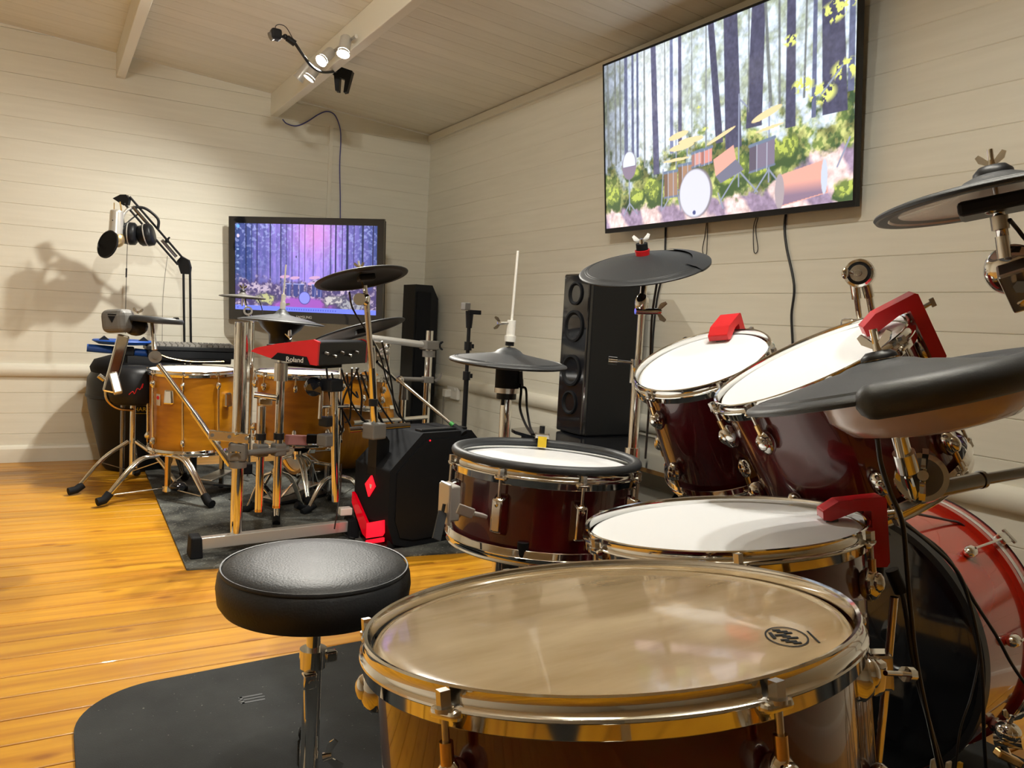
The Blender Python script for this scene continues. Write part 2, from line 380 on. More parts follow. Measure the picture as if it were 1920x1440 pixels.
# ------------------------------------------------------------------ screen pictures (flat picture of a lit screen)
rs = np.random.RandomState(3)
def vnoise(h, w, fy, fx, octv=4):
    out = np.zeros((h, w)); amp = 1; tot = 0
    for o in range(octv):
        gy, gx = int(fy * 2 ** o) + 2, int(fx * 2 ** o) + 2; g = rs.rand(gy, gx)
        yy = np.linspace(0, gy - 1.001, h); xx = np.linspace(0, gx - 1.001, w); y0 = yy.astype(int); x0 = xx.astype(int); ty = (yy - y0)[:, None]; tx = (xx - x0)[None]
        a = g[y0][:, x0] * (1 - tx) + g[y0][:, x0 + 1] * tx; b = g[y0 + 1][:, x0] * (1 - tx) + g[y0 + 1][:, x0 + 1] * tx
        out += amp * (a * (1 - ty) + b * ty); tot += amp; amp *= .55
    return out / tot
class Canvas:
    def __init__(s, w, h): s.w, s.h = w, h; s.a = np.zeros((h, w, 3)); s.Y, s.X = np.mgrid[0:h, 0:w]; s.X = (s.X + .5) / w; s.Y = (s.Y + .5) / h   # Y down
    def put(s, mask, col):
        m = np.clip(mask, 0, 1)[..., None]; s.a = s.a * (1 - m) + np.array(col) * m
    def ell(s, cx, cy, rx, ry, col, rot=0., soft=.08):
        asp = s.h / s.w; dx = s.X - cx; dy = (s.Y - cy) * asp; c, n = math.cos(rot), math.sin(rot); u = (dx * c + dy * n) / rx; v = (-dx * n + dy * c) / (ry * asp)
        s.put((1 - np.sqrt(u * u + v * v)) / soft + .5, col)
    def line(s, x0, y0, x1, y1, w, col):
        asp = s.h / s.w; ax, ay, bx_, by = x0, y0 * asp, x1, y1 * asp; px, py = s.X - ax, s.Y * asp - ay; dx, dy = bx_ - ax, by - ay
        t = np.clip((px * dx + py * dy) / (dx * dx + dy * dy + 1e-9), 0, 1); d = np.hypot(px - t * dx, py - t * dy); s.put((w / 2 - d) * s.w + .5, col)
    def quad(s, pts, col):
        m = np.ones((s.h, s.w)); n = len(pts)
        for i in range(n):
            (x0, y0), (x1, y1) = pts[i], pts[(i + 1) % n]; c = (x1 - x0) * (s.Y - y0) - (y1 - y0) * (s.X - x0)
            m = np.minimum(m, np.clip(c / math.hypot(x1 - x0, y1 - y0) * s.w + .5, 0, 1))
        s.put(m, col)
def forest_day():
    w, h = 520, 292; c = Canvas(w, h); n1 = vnoise(h, w, 20, 40); n2 = vnoise(h, w, 6, 12); n3 = vnoise(h, w, 50, 90, 3); n4 = vnoise(h, w, 10, 22, 6); n5 = vnoise(h, w, 16, 30, 5)
    sky = np.array([.80, .87, .98]); leaf = np.array([.46, .50, .36]); g = np.clip((n5 - .40) * 4, 0, 1)[..., None]
    c.a = sky * (1 - g * .8) + leaf * (.6 + .8 * n3[..., None]) * g * .8
    c.a *= (1 - .45 * np.clip(1.1 - c.X * 5, 0, 1))[..., None]
    glow = np.exp(-((c.X - .27) ** 2 / .016 + (c.Y - .30) ** 2 / .16))[..., None]; c.a = c.a * (1 - glow * .75) + np.array([.90, .93, 1.0]) * glow * .75
    base = .56 + .05 * np.sin(c.X * 9) - .12 * np.clip((c.X - .6) * 3, 0, 1); mh_ = np.clip((c.Y - base + (n5 - .5) * .5) * 9, 0, 1)
    moss = np.clip((n3 - .42) * 7, 0, 1)[..., None]; lit = np.array([.80, .80, .42]); mid = np.array([.36, .44, .20]); dk = np.array([.14, .21, .13]); sh = np.clip((n4 - .42) * 6, 0, 1)[..., None]
    col = (dk * (1 - sh) + mid * sh) * (1 - moss * .8) + lit * moss * .8 * (.45 + .55 * sh)
    col = col * (1 - .3 * np.clip(1 - c.X * 3, 0, 1))[..., None]
    c.a = c.a * (1 - mh_[..., None]) + col * mh_[..., None]
    for xb, xt, wd, yb, k in [(.02, .02, .010, .62, 0), (.06, .06, .009, .62, 0), (.085, .087, .008, .6, 0), (.115, .118, .016, .6, 1), (.15, .153, .011, .62, 1), (.175, .178, .010, .6, 1), (.21, .212, .008, .66, 0),
                              (.268, .255, .024, .72, 2), (.34, .34, .013, .62, 1), (.378, .378, .014, .58, 2), (.43, .43, .004, .6, 0), (.49, .49, .006, .66, 0), (.545, .508, .024, .62, 2), (.60, .585, .052, .66, 2),
                              (.675, .690, .048, .58, 2), (.735, .712, .010, .50, 0), (.765, .76, .007, .5, 0), (.802, .80, .028, .62, 2), (.845, .85, .006, .5, 0), (.876, .876, .012, .60, 1), (.94, .925, .062, .60, 2), (.985, .985, .016, .52, 1), (.31, .31, .005, .6, 0), (.655, .655, .004, .5, 0)]:
        cc = np.array([(.34, .36, .36), (.27, .29, .40), (.20, .20, .28)][k]) * (1.25 if .2 < xb < .5 else 1); c.quad([(xt - wd / 2, -.02), (xt + wd / 2, -.02), (xb + wd * .6, yb), (xb - wd * .6, yb)], cc)
    c.a *= (.78 + .44 * vnoise(h, w, 60, 120, 2))[..., None]
    for x, y, r in [(.80, .22, .03), (.93, .16, .05), (.97, .12, .05), (.46, .40, .015), (.49, .53, .012), (.97, .42, .05), (.84, .44, .04), (.90, .50, .05)]:
        c.put(np.clip((1 - np.hypot((c.X - x) / r, (c.Y - y) / (r * 1.1))) * 3, 0, 1) * (n3 > .5), (.80, .82, .36))
    gy = .885 - .15 * np.clip((c.X - .72) * 5, 0, 1) + (n5 - .5) * .12; m = np.clip((c.Y - gy) * 40, 0, 1)
    lt = np.clip((n2 - .5 + .25 * np.sin((c.X - c.Y * .4) * 34)) * 6 + .5, 0, 1)[..., None]; col = (np.array([.95, .78, .76]) * lt + np.array([.52, .43, .54]) * (1 - lt)) * (.62 + .66 * n3[..., None])
    c.a = c.a * (1 - m[..., None]) + col * m[..., None]
    for x, y, rx, ry in [(.17, .84, .05, .07), (.25, .82, .05, .10), (.14, .70, .05, .05), (.60, .80, .07, .11), (.70, .80, .045, .08), (.77, .73, .07, .09), (.045, .82, .05, .09), (.98, .95, .05, .07)]:
        d = 1 - np.hypot((c.X - x) / rx, (c.Y - y) / ry) + (n5 - .5) * 1.4; c.put(d * 4, (.17, .24, .13))
        d2 = 1 - np.hypot((c.X - x + .006) / (rx * .9), (c.Y - y + ry * .3) / (ry * .7)) + (n5 - .5) * 1.2; c.put(np.clip(d2 * 3, 0, 1) * (.35 + .65 * (n3 > .5)), (.62, .68, .24))
    ch = (.45, .48, .58); cop = (.72, .42, .33); cym = (.90, .76, .52)
    for x0, y0, x1, y1 in [(.13, .60, .13, .90), (.13, .86, .10, .93), (.13, .86, .17, .93), (.36, .50, .36, .86), (.36, .80, .30, .92), (.36, .80, .38, .94), (.62, .40, .62, .86), (.62, .78, .55, .92), (.62, .78, .69, .90), (.73, .48, .73, .86), (.73, .80, .68, .90), (.73, .8, .77, .88), (.30, .70, .29, .93), (.41, .55, .41, .66), (.62, .42, .65, .47), (.90, .50, .96, .40), (.54, .88, .56, .96), (.95, .84, .985, .72)]:
        c.line(x0, y0, x1, y1, .005, ch)
    for x, y, rx, ry, r in [(.37, .53, .045, .018, -.12), (.385, .595, .055, .018, -.05), (.425, .57, .055, .016, .0), (.55, .585, .06, .010, -.3), (.72, .53, .055, .018, -.25), (.73, .60, .05, .008, -.1), (.36, .66, .06, .008, 0)]:
        c.ell(x, y, rx, ry, cym, r)
    c.ell(.13, .635, .037, .085, (.42, .36, .44)); c.put(((1 - np.hypot((c.X - .13) / .034, (c.Y - .625) / .075)) * 8) * (c.Y < .64), (.82, .92, 1.))
    def drum(x0, y0, x1, y1, col, sk=0):
        c.quad([(x0, y0), (x1, y0 + sk), (x1, y1 + sk), (x0, y1)], col); c.quad([(x0, y0), (x0 + (x1 - x0) * .3, y0), (x0 + (x1 - x0) * .3, y1), (x0, y1)], np.array(col) * .7); c.line(x0, y0, x1, y0 + sk, .009, (.32, .38, .48)); c.line(x0, y1, x1, y1 + sk, .006, (.32, .36, .46))
        for q in (.3, .7): c.line(x0 + (x1 - x0) * q, y0, x0 + (x1 - x0) * q, y1, .003, (.6, .62, .7))
    drum(.305, .72, .365, .86, (.52, .38, .30)); drum(.37, .695, .43, .83, (.56, .40, .30)); drum(.43, .645, .475, .72, (.78, .50, .46), -.01); drum(.47, .64, .515, .72, (.80, .46, .42), -.01)
    c.quad([(.52, .70), (.60, .645), (.61, .72), (.53, .79)], (.86, .55, .48)); c.quad([(.53, .79), (.61, .72), (.64, .78), (.55, .83)], (.34, .34, .42)); drum(.66, .67, .75, .80, (.38, .34, .42), -.02)
    c.ell(.445, .86, .072, .135, (.40, .37, .40)); c.ell(.442, .86, .066, .128, (.78, .78, .86)); c.ell(.44, .965, .007, .012, (.2, .22, .4))
    c.quad([(.76, .84), (.905, .80), (.925, .95), (.77, .99)], (.88, .55, .48)); c.put(np.clip((c.Y - .88) * 14, 0, .85) * (c.X > .765) * (c.X < .92) * (c.Y < .985 - (c.X - .77) * .25), (.36, .31, .42)); c.ell(.768, .915, .016, .085, (.56, .50, .52)); c.ell(.912, .875, .010, .08, (.70, .74, .82))
    return c.a ** 1.55
def forest_dusk():
    w, h = 384, 216; c = Canvas(w, h); n1 = vnoise(h, w, 8, 70, 4); n2 = vnoise(h, w, 8, 12); n3 = vnoise(h, w, 45, 70, 2); n4 = vnoise(h, w, 14, 26, 6); n5 = vnoise(1, w, 1, 46, 3) ** 1.4 * np.ones((h, 1))
    a = np.array([.035, .10, .26]); b = np.array([.50, .38, .92]); t = np.clip(1.3 - np.abs(c.X - .52) * 2.6, 0, 1) * .75 + .25 * n4; t = t * (.45 + 1.0 * n5) * (.55 + .9 * n1); t = np.clip(t, 0, 1)[..., None]
    c.a = a * (1 - t) + b * t
    sp = np.clip((n3 - .56) * 9, 0, 1) * np.clip(1 - c.Y * 1.4, 0, 1) * .6; c.a = c.a * (1 - sp[..., None]) + np.array([.55, .60, .95]) * sp[..., None]
    gl = np.exp(-((c.X - .57) ** 2 / .018 + (c.Y - .10) ** 2 / .06))[..., None]; c.a = c.a * (1 - gl * .75) + np.array([.85, .42, .78]) * gl * .75
    for x, wd in [(.16, .007), (.255, .008), (.33, .008), (.715, .010), (.795, .016), (.63, .004), (.46, .004), (.08, .008), (.90, .012), (.97, .008), (.50, .004), (.56, .004), (.68, .005), (.12, .004), (.37, .004), (.41, .005), (.76, .005), (.84, .005)]:
        c.quad([(x - wd / 2, 0), (x + wd / 2, 0), (x + wd / 2, .68), (x - wd / 2, .68)], (.05, .06, .15))
    m = np.clip((c.Y - .62 + (n4 - .5) * .25) * 16, 0, 1)[..., None]; k = np.clip((n3 - .44) * 6, 0, 1)[..., None] * np.clip((n4 - .36) * 5, 0, 1)[..., None]; g = np.array([.14, .11, .26]) * (1 - k) + np.array([.64, .54, .66]) * k; c.a = c.a * (1 - m) + g * m
    d = 1 - np.hypot((c.X - .5) / .27, (c.Y - .93) / .11) + (n4 - .5) * .6; c.put(d * 3, (.46, .17, .60))
    for x, y, rx, ry, cl_ in [(.22, .86, .11, .08, (.60, .60, .34)), (.80, .89, .17, .10, (.46, .46, .50)), (.70, .85, .08, .07, (.66, .62, .62)), (.88, .80, .08, .05, (.60, .56, .60)), (.06, .80, .10, .05, (.56, .46, .60))]:
        d = 1 - np.hypot((c.X - x) / rx, (c.Y - y) / ry) + (n4 - .5) * 1.5; c.put(np.clip(d * 3, 0, 1) * .8, (.12, .11, .18)); c.put(np.clip((d - .25) * 4, 0, 1) * (.25 + .75 * (n3 > .46)), cl_)
    for x, y, rx in [(.36, .60, .035), (.43, .61, .035), (.57, .60, .04), (.55, .67, .03)]: c.ell(x, y, rx, .018, (.72, .48, .70), -.1)
    for x0 in (.37, .42, .46, .55, .59): c.quad([(x0, .68), (x0 + .035, .68), (x0 + .033, .82), (x0 + .002, .82)], (.10, .12, .34)); c.line(x0, .68, x0 + .035, .68, .006, (.42, .46, .80))
    for x0 in (.35, .40, .47, .52, .58, .62): c.line(x0, .62, x0 - .01, .85, .003, (.40, .42, .70))
    c.ell(.50, .835, .042, .075, (.10, .10, .35)); c.ell(.50, .835, .037, .067, (.36, .38, .95))
    c.put((c.Y > .945) * 1., (.26, .32, .95))
    for i in range(22): c.ell(.36 + i * .017, .972, .004, .010, (.12, .16, .6), soft=.3)
    c.ell(.02, .972, .004, .01, (.1, .12, .5)); c.ell(.022, .035, .012, .02, (.25, .55, 1.)); c.ell(.022, .145, .010, .02, (.8, .7, .85))
    for i in range(4): c.ell(.02, .30 + i * .075, .010, .012, (.35, .45, .7))
    c.ell(.44, .37, .004, .016, (.06, .06, .15))
    return c.a ** 1.3
def screen(name, arr, parent, o, u, v, w, h, strength):
    """lit screen: centre o, unit axes u right, v up; a fine grid whose points carry the picture's colours"""
    H_, W_ = arr.shape[:2]; uu = np.linspace(-w / 2, w / 2, W_); vv = np.linspace(h / 2, -h / 2, H_); Mi = WM[parent.name].inverted(); o = Mi @ Vector(o)
    u = np.array(u); v = np.array(v); pts = np.array(o)[None, None] + uu[None, :, None] * u + vv[:, None, None] * v
    idx = np.arange(H_ * W_).reshape(H_, W_); q = np.stack([idx[1:, :-1], idx[1:, 1:], idx[:-1, 1:], idx[:-1, :-1]], -1).reshape(-1, 4)
    me = bpy.data.meshes.new(name); me.vertices.add(H_ * W_); me.vertices.foreach_set('co', pts.reshape(-1)); me.loops.add(len(q) * 4); me.loops.foreach_set('vertex_index', q.reshape(-1))
    me.polygons.add(len(q)); me.polygons.foreach_set('loop_start', np.arange(len(q)) * 4); me.update(calc_edges=True)
    ca = me.color_attributes.new('picture', 'FLOAT_COLOR', 'POINT'); ca.data.foreach_set('color', np.concatenate([np.clip(arr, 0, 1), np.ones((H_, W_, 1))], -1).reshape(-1).astype(np.float32))
    m = mat(name, (.01, .01, .012), .12); nt = m.node_tree; b = nt.nodes['Principled BSDF']; at_ = nt.nodes.new('ShaderNodeAttribute'); at_.attribute_name = 'picture'
    nt.links.new(at_.outputs['Color'], b.inputs['Emission Color']); b.inputs['Emission Strength'].default_value = strength
    me.materials.append(m); ob = bpy.data.objects.new(name, me); link(ob, parent); return ob
def tv(label, c, yaw, pitch, w, h, bez, depth, arr, strength, brand=None, rollr=0.):
    c = Vector(c); u = Vector((_c(yaw), _s(yaw), 0)); n = u.cross(Vector((0, 0, 1))); v = Vector((0, 0, 1)) * _c(pitch) + n * _s(pitch)
    u2 = u * _c(rollr) + v * _s(rollr); v2 = -u * _s(rollr) + v * _c(rollr); n2 = u2.cross(v2); bl, br, bt, bb = bez
    t = thing('television', label, 'television', c - v2 * h / 2)
    rot = Matrix((u2, v2, n2)).transposed()
    fr = MB(); iw0, iw1, ih0, ih1 = -w / 2 + bl, w / 2 - br, -h / 2 + bb, h / 2 - bt
    for x0, x1, y0, y1 in ((-w / 2, iw0, -h / 2, h / 2), (iw1, w / 2, -h / 2, h / 2), (iw0, iw1, ih1, h / 2), (iw0, iw1, -h / 2, ih0)):
        fr.box(c + u2 * (x0 + x1) / 2 + v2 * (y0 + y1) / 2 - n2 * .01, (x1 - x0, y1 - y0, .022), rot)
    part('bezel', fr, 'gloss' if brand else 'black', t)
    part('back_shell', MB().box(c - n2 * (.012 + depth / 2), (w * .98, h * .98, depth), rot).box(c - n2 * (.02 + depth), (w * .6, h * .6, depth), rot), 'blackm', t, bev=.004)
    sc = c + u2 * (iw0 + iw1) / 2 + v2 * (ih0 + ih1) / 2
    screen('screen', arr, t, sc - n2 * .003, u2, v2, iw1 - iw0, ih1 - ih0, strength)
    if brand: text('logo', brand, .022, 'silver', t, c - v2 * (h / 2 - bb * .5) + n2 * .0012, u2, v2)
    return t, c, u2, v2, n2
R_ = math.radians
tv1 = tv('large wall television over the drums showing a sunlit forest drum kit', (2.16, 2.329, 1.711), R_(-88.86), R_(5.6), 1.285, .734, (.006, .010, .008, .020), .03, forest_day(), .80)
part('wall_bracket', MB().box((2.235, 2.33, 1.68), (.062, .30, .22)), 'blackm', tv1[0])
tv2 = tv('older black television in the room corner showing a purple forest desktop', Vector((1.354, 4.9, 1.17 - CAMH)) * (4.75 / 4.9) + C0, R_(-41.9), R_(2.4), .986, .616, (.040, .040, .040, .062), .05, forest_dusk(), .72, 'SAMSUNG', R_(.47))
c = tv2[1]; part('wall_arm', MB().bar(c - tv2[4] * .09, (1.62, 5.165, c.z), .05, .06).box((1.62, 5.155, c.z), (.14, .03, .2)), 'blackm', tv2[0])

# ------------------------------------------------------------------ drum and cymbal builders
def axes(n):
    n = Vector(n).normalized(); a = -(n.cross(Vector((0, 1, 0)))).normalized(); b = n.cross(a)
    return a, b, n
def drumM(c, n):
    a, b, n = axes(n); Mx = Matrix((a, b, n)).transposed().to_4x4(); Mx.translation = Vector(c); return Mx
HOOP = [(-.001, .000), (.001, .0090), (.0040, .0100), (.0052, .0085), (.0042, .006), (.0042, -.001), (.0065, -.0033), (.0086, -.0043), (.0090, -.0060), (.0076, -.0073), (.0068, -.0175), (.0055, -.0188), (.0045, -.0175), (.0045, -.009), (.0025, -.006), (.0005, -.004)]
def drum(name, label, c, n, r, h, shellmat, lugs, headmat='head', group=None, lugstyle='bean', hoopmat='chrome', hs=1., lowlug=True, cat='drum', rods=True):
    """c = centre of the batter head, n = head normal, r = head radius, h = overall depth; everything local to the drum"""
    Mx = drumM(c, n); t = thing(name, label, cat, Mx=Mx, group=group); rs_ = r - .004
    part('shell', MB(True).lathe([(rs_ - .006, -.002), (rs_, -.004), (rs_, -h + .004), (rs_ - .006, -h + .002)], n=96), shellmat, t)
    part('batter_head', MB(True).lathe([(0, 0.0015), (r - .022, .0015), (r - .012, .001), (r - .005, -.001), (r - .0015, -.006)], n=96), headmat, t)
    part('bottom_head', MB(True).lathe([(r - .001, -h + .002), (r - .008, -h), (0, -h)], n=64), 'white', t)
    part('batter_hoop', MB(True).lathe([(r + a * hs, z * hs) for a, z in HOOP], n=128, close=True), hoopmat, t)
    part('bottom_hoop', MB(True).lathe([(r + a * hs, -h - z * hs) for a, z in reversed(HOOP)], n=96, close=True), hoopmat, t)
    for i, deg in enumerate(lugs):
        a = R_(deg); d = Vector((math.cos(a), math.sin(a), 0)); tn = Vector((-d.y, d.x, 0)); R3 = Matrix((tn, Vector((0, 0, 1)), d)).transposed()
        def one(z, sg):
            mb = MB(True)
            if lugstyle == 'bean':
                mb.ball(d * (rs_ + .011) + Vector((0, 0, z)), .017, (.72, 1.25, .85), 14, R3); mb.ball(d * (rs_ + .020) + Vector((0, 0, z + sg * .003)), .0115, (.9, 1.2, .8), 12, R3)
            else:
                mb.box(d * (rs_ + .011) + Vector((0, 0, z)), (.025, .052 if h > .2 else .074, .024), R3, .75); mb.ball(d * (rs_ + .014) + Vector((0, 0, z + sg * .02)), .010, (1, 1.3, 1), 12, R3)
            l = part('lug', mb, 'chrome', t, bev=.003 if lugstyle != 'bean' else 0)
            if rods:
                rr = r + .0110 * hs
                part('tension_rod', MB(True).cyl(d * rr + Vector((0, 0, z + sg * .012)), d * rr + Vector((0, 0, (-.009 * hs if sg > 0 else -h + .009 * hs))), .0028, n=8).box(d * rr + Vector((0, 0, (.002 * hs if sg > 0 else -h - .002 * hs))), (.0075, .0075, .013)).cyl(d * rr + Vector((0, 0, (-.006 * hs if sg > 0 else -h + .006 * hs))), d * rr + Vector((0, 0, (-.003 * hs if sg > 0 else -h + .003 * hs))), .0065, n=12), 'steel', l)
                part('insert', MB(True).cyl(d * rr + Vector((0, 0, z + sg * .016)), d * rr + Vector((0, 0, z + sg * .032)), .0048, n=12), 'brass', l)
                hk = -.013 * hs if sg > 0 else -h + .013 * hs
                part('hoop_ear', MB(True).box(d * (r + .0105 * hs) + Vector((0, 0, hk + sg * .005)), (.028, .009, .008), R3, .8), hoopmat, l, bev=.003)
        if lowlug and h > .16: one(-.058, 1); one(-h + .058, -1)
        else: one(-h / 2, 1)
    return t, Mx
def hit(Mx, px, py):
    """angle (degrees) and radius at which a view ray meets the drum-head plane"""
    o = Mx.translation; n = Mx.col[2].xyz; d = ray(px, py); t = (o - C0).dot(n) / d.dot(n); p = Mx.inverted() @ (C0 + d * t); return math.degrees(math.atan2(p.y, p.x)), math.hypot(p.x, p.y)
def wingnut(mb, p, ax, w=.016, th=.0035, side=None):
    x, y, z = frame(ax)
    if side is not None: x = Vector(side).normalized(); x = (x - z * x.dot(z)).normalized(); y = z.cross(x)
    p = Vector(p); mb.cyl(p, p + z * w * .8, w * .42, w * .3, 12)
    for s in (-1, 1): mb.prism([(.2 * w, .1 * w), (1.2 * w, .7 * w), (1.45 * w, 1.35 * w), (1.1 * w, 1.6 * w), (.6 * w, 1.1 * w), (.25 * w, .7 * w)], p - y * th / 2, x * s, z, y * th)
    return mb
def cymbal(name, label, c, n, r, th=.007, bell=.035, bh=.014, drop=.018, m='rubber', group=None, nut=True, choke=None, under='black', washer='black', lens=None, side=None, cat='cymbal', underbox=True):
    a, b, n = axes(n); Mx = drumM(c, n); t = thing(name, label, cat, Mx=Mx, group=group)
    top = [(.006, drop + bh), (bell * .45, drop + bh * .93), (bell * .8, drop + bh * .55), (bell, drop + bh * .15), (bell * 1.25, drop), (r * .6, drop * .55), (r * .85, drop * .18), (r - th * .7, 0)]
    edge = [(r - th * .15, -th * .22), (r, -th * .5), (r - th * .2, -th * .85), (r - th * .8, -th)]
    bot = [(r * .86, -th * .6), (r * .6, drop * .4 - th * .8), (bell * 1.2, drop - th), (.006, drop + bh - th)]
    part('playing_surface', MB(True).lathe(top + edge + [(r * .88, -th)], n=96), m, t)
    part('underside', MB(True).lathe([(r * .88, -th)] + bot, n=72), under, t)
    # concentric grooves of the rubber, as thin rings
    g = MB(True)
    for k in range(5):
        q = r * (.90 - k * .035); zt = drop * (.30 - (q / r - .72) / .13 * .22) if q / r < .85 else drop * .18 * (1 - (q / r - .85) / .12); g.lathe([(q - .0012, zt - .0005), (q, zt + .0010), (q + .0012, zt - .0005)], n=72)
    part('groove_rings', g, m, t)
    ztop = drop + bh
    if nut:
        part('washer', MB(True).lathe([(0, ztop + .006), (.014, ztop + .006), (.017, ztop + .001), (.019, ztop - .002), (0, ztop - .002)], n=24), washer, t)
        part('stand_tip', MB(True).cyl((0, 0, -.05), (0, 0, ztop + .035), .004, n=10), 'chrome', t)
        sd = Mx.inverted().to_3x3() @ Vector(side) if side is not None else None
        part('wing_nut', wingnut(MB(True), (0, 0, ztop + .008), (0, 0, 1), .014, side=sd), 'chrome', t)
    if underbox: part('trigger_box', MB(True).box((.0, -.045, -.012), (.06, .04, .022)), 'black', t, bev=.005)
    return t, Mx
def tripod(parent, x, y, hub, foot_r, yaw, z_brace=.04, r=.008, m='chrome', n=3, floor_z=.0):
    """sliding collar, n double legs with braces and rubber feet"""
    part('leg_collar', MB().cyl((x, y, hub - .02), (x, y, hub + .02), .020, n=16), m, parent)
    for k in range(n):
        a = yaw + 2 * math.pi * k / n; d = Vector((math.cos(a), math.sin(a), 0)); s = Vector((-d.y, d.x, 0)) * .009
        f = Vector((x, y, floor_z + .022)) + d * foot_r; top = Vector((x, y, hub)) + d * .02; mid = top.lerp(f, .45) + Vector((0, 0, min(.045, (hub - floor_z) * .25)))
        mb = MB()
        for q in (s, -s): mb.tube([top + q, mid + q, f + q * .4], r, 8, sub=5)
        l = part('leg', mb, m, parent)
        part('brace', MB().bar(Vector((x, y, floor_z + z_brace)), mid.lerp(f, .15), .012, .003), m, l)
        part('rubber_foot', MB().tube([f - d * .035 + Vector((0, 0, .018)), f + Vector((0, 0, .0)), f + d * .03 - Vector((0, 0, .010))], .0165, 10, smoothpath=False), 'blackm', l)
def pole(mb, p0, p1, r, rings=()):
    p0 = Vector(p0); p1 = Vector(p1); mb.cyl(p0, p1, r, n=20)
    for k in rings: q = p0.lerp(p1, k); d = (p1 - p0).normalized(); mb.cyl(q - d * .016, q + d * .016, r * 1.5, n=20)
    return mb
def clampblock(p, w=.05, h=.045, yaw=0.): return MB().box(p, (w, w * .9, h), Matrix.Rotation(yaw, 3, 'Z'))

# ------------------------------------------------------------------ front: rugs, stool
o = solo('floor_mat', MB().prism([(.055, .2), (1.9, .2), (1.9, 2.16)] + [(.255 + .20 * math.cos(R_(100 + 80 * k / 12)), 1.845 + .198 * math.sin(R_(100 + 80 * k / 12))) for k in range(13)], (0, 0, .0005), (1, 0, 0), (0, 1, 0), (0, 0, .007)), 'rug1',
         'dark grey round cornered floor mat under the stool and the maroon drums', 'mat', loc=(1., 1.2, 0), bev=.003)
lg = atz(472, 1310, .0075)
part('embossed_mark', MB().box(lg + Vector((0, .014, 0)), (.055, .006, .0012)).box(lg, (.06, .005, .0012)).box(lg - Vector((0, .014, 0)), (.055, .006, .0012)).box(lg - Vector((.022, .0, 0)), (.006, .034, .0012)), 'rubber', o)
rg = [(.425, 2.90), (1.55, 2.745), (2.2, 2.9), (2.2, 4.95), (.47, 4.80)]
solo('rug', MB().prism(rg, (0, 0, .0005), (1, 0, 0), (0, 1, 0), (0, 0, .007)), 'rug2', 'speckled charcoal rug under the amber drum kit and rack', 'rug', loc=(1.3, 3.8, 0), bev=.003)
# stool
sx, sy, sz = .418, 1.372, .481
st = thing('drum_stool', 'black leatherette round drum stool on a chrome post', 'stool', (sx, sy, 0))
part('seat', MB().lathe([(0, .012), (.10, .011), (.140, .007), (.158, .000), (.1625, -.006), (.1665, -.012), (.169, -.032), (.166, -.058), (.158, -.070), (.10, -.072), (0, -.072)], (sx, sy, sz - .008), n=96), 'leather', st)
part('piping', MB().lathe([(.1600, .0005), (.1625, .0010), (.1640, -.002), (.1635, -.005)], (sx, sy, sz - .008), n=96), 'leather', st)
part('seat_bracket', MB().cyl((sx, sy, sz - .10), (sx, sy, sz - .078), .03, .05, 20), 'dkchrome', st)
part('post', MB().cyl((sx, sy, .20), (sx, sy, sz - .09), .0125, n=24), 'chrome', st)
tb = part('tube', MB().cyl((sx, sy, .03), (sx, sy, .285), .0165, n=24), 'chrome', st)
part('collar', MB().cyl((sx, sy, .285), (sx, sy, .318), .024, n=24).box((sx - .012, sy - .022, .270), (.024, .02, .028)).box((sx + .030, sy - .008, .302), (.022, .016, .02)), 'chrome', tb, bev=.003)
part('set_plate', MB().prism([(-.012, .02), (.012, .02), (.008, -.05), (-.008, -.05)], (sx - .006, sy - .021, .245), (1, 0, 0), (0, 0, 1), (0, .008, 0)).cyl((sx - .010, sy - .026, .268), (sx - .010, sy - .034, .268), .006, n=10), 'chrome', tb)
part('wing_screw', wingnut(MB(), (sx + .022, sy - .012, .115), (.85, -.4, .25), .02, side=(0, 0, 1)), 'chrome', tb)
tripod(st, sx, sy, .065, .24, R_(75), .035, .007, floor_z=.0075)

# ------------------------------------------------------------------ maroon kit
def lugset(first, n): return [first + 360 / n * i for i in range(n)]
fz = Vector((.43, .553, .672)); fn = Vector((-.053, .147, .988)).normalized()
d1, M1 = drum('floor_tom', 'nearest maroon floor tom with a worn tan clear head', fz - fn * .0100, fn, .2065, .40, 'maroon', lugset(204, 6), 'oldhead')
# oval print on the head
a_, r_ = hit(M1, 1475, 1198); pc = Vector((math.cos(R_(a_)), math.sin(R_(a_)), 0)) * r_
ov = MB(True); ux = (M1.inverted().to_3x3() @ Vector((.55, .83, 0))); ux.z = 0; ux.normalize(); uy = Vector((-ux.y, ux.x, 0)); n_ = 40
for i in range(n_):
    a0, a1 = 2 * math.pi * i / n_, 2 * math.pi * (i + 1) / n_
    q = [pc + ux * math.cos(a) * .026 * k + uy * math.sin(a) * .0155 * k + Vector((0, 0, .0021)) for k in (1, .92) for a in (a0, a1)]
    ov._add(q, [(0, 1, 3, 2)], False)
part('oval_print', ov, 'blackm', d1)
pt_ = Vector((.0021, 0, 0)); w2 = M1.to_3x3()
smudge = MB(True)
for i in range(-4, 5):
    p0 = pc + ux * i * .0043 + uy * (.004 * math.sin(i * 2.1)) + Vector((0, 0, .0021)); smudge.box(p0, (.0036, .0085 if i % 2 else .0062, .0003), Matrix((ux, uy, Vector((0, 0, 1)))).transposed())
smudge.box(pc + uy * .0098 + ux * .004 + Vector((0, 0, .0021)), (.016, .0026, .0003), Matrix((ux, uy, Vector((0, 0, 1)))).transposed()).box(pc - uy * .0192 - ux * .004 + Vector((0, 0, .0021)), (.03, .0014, .0003), Matrix((ux, uy, Vector((0, 0, 1)))).transposed())
part('worn_lettering', smudge, 'blackm', d1)
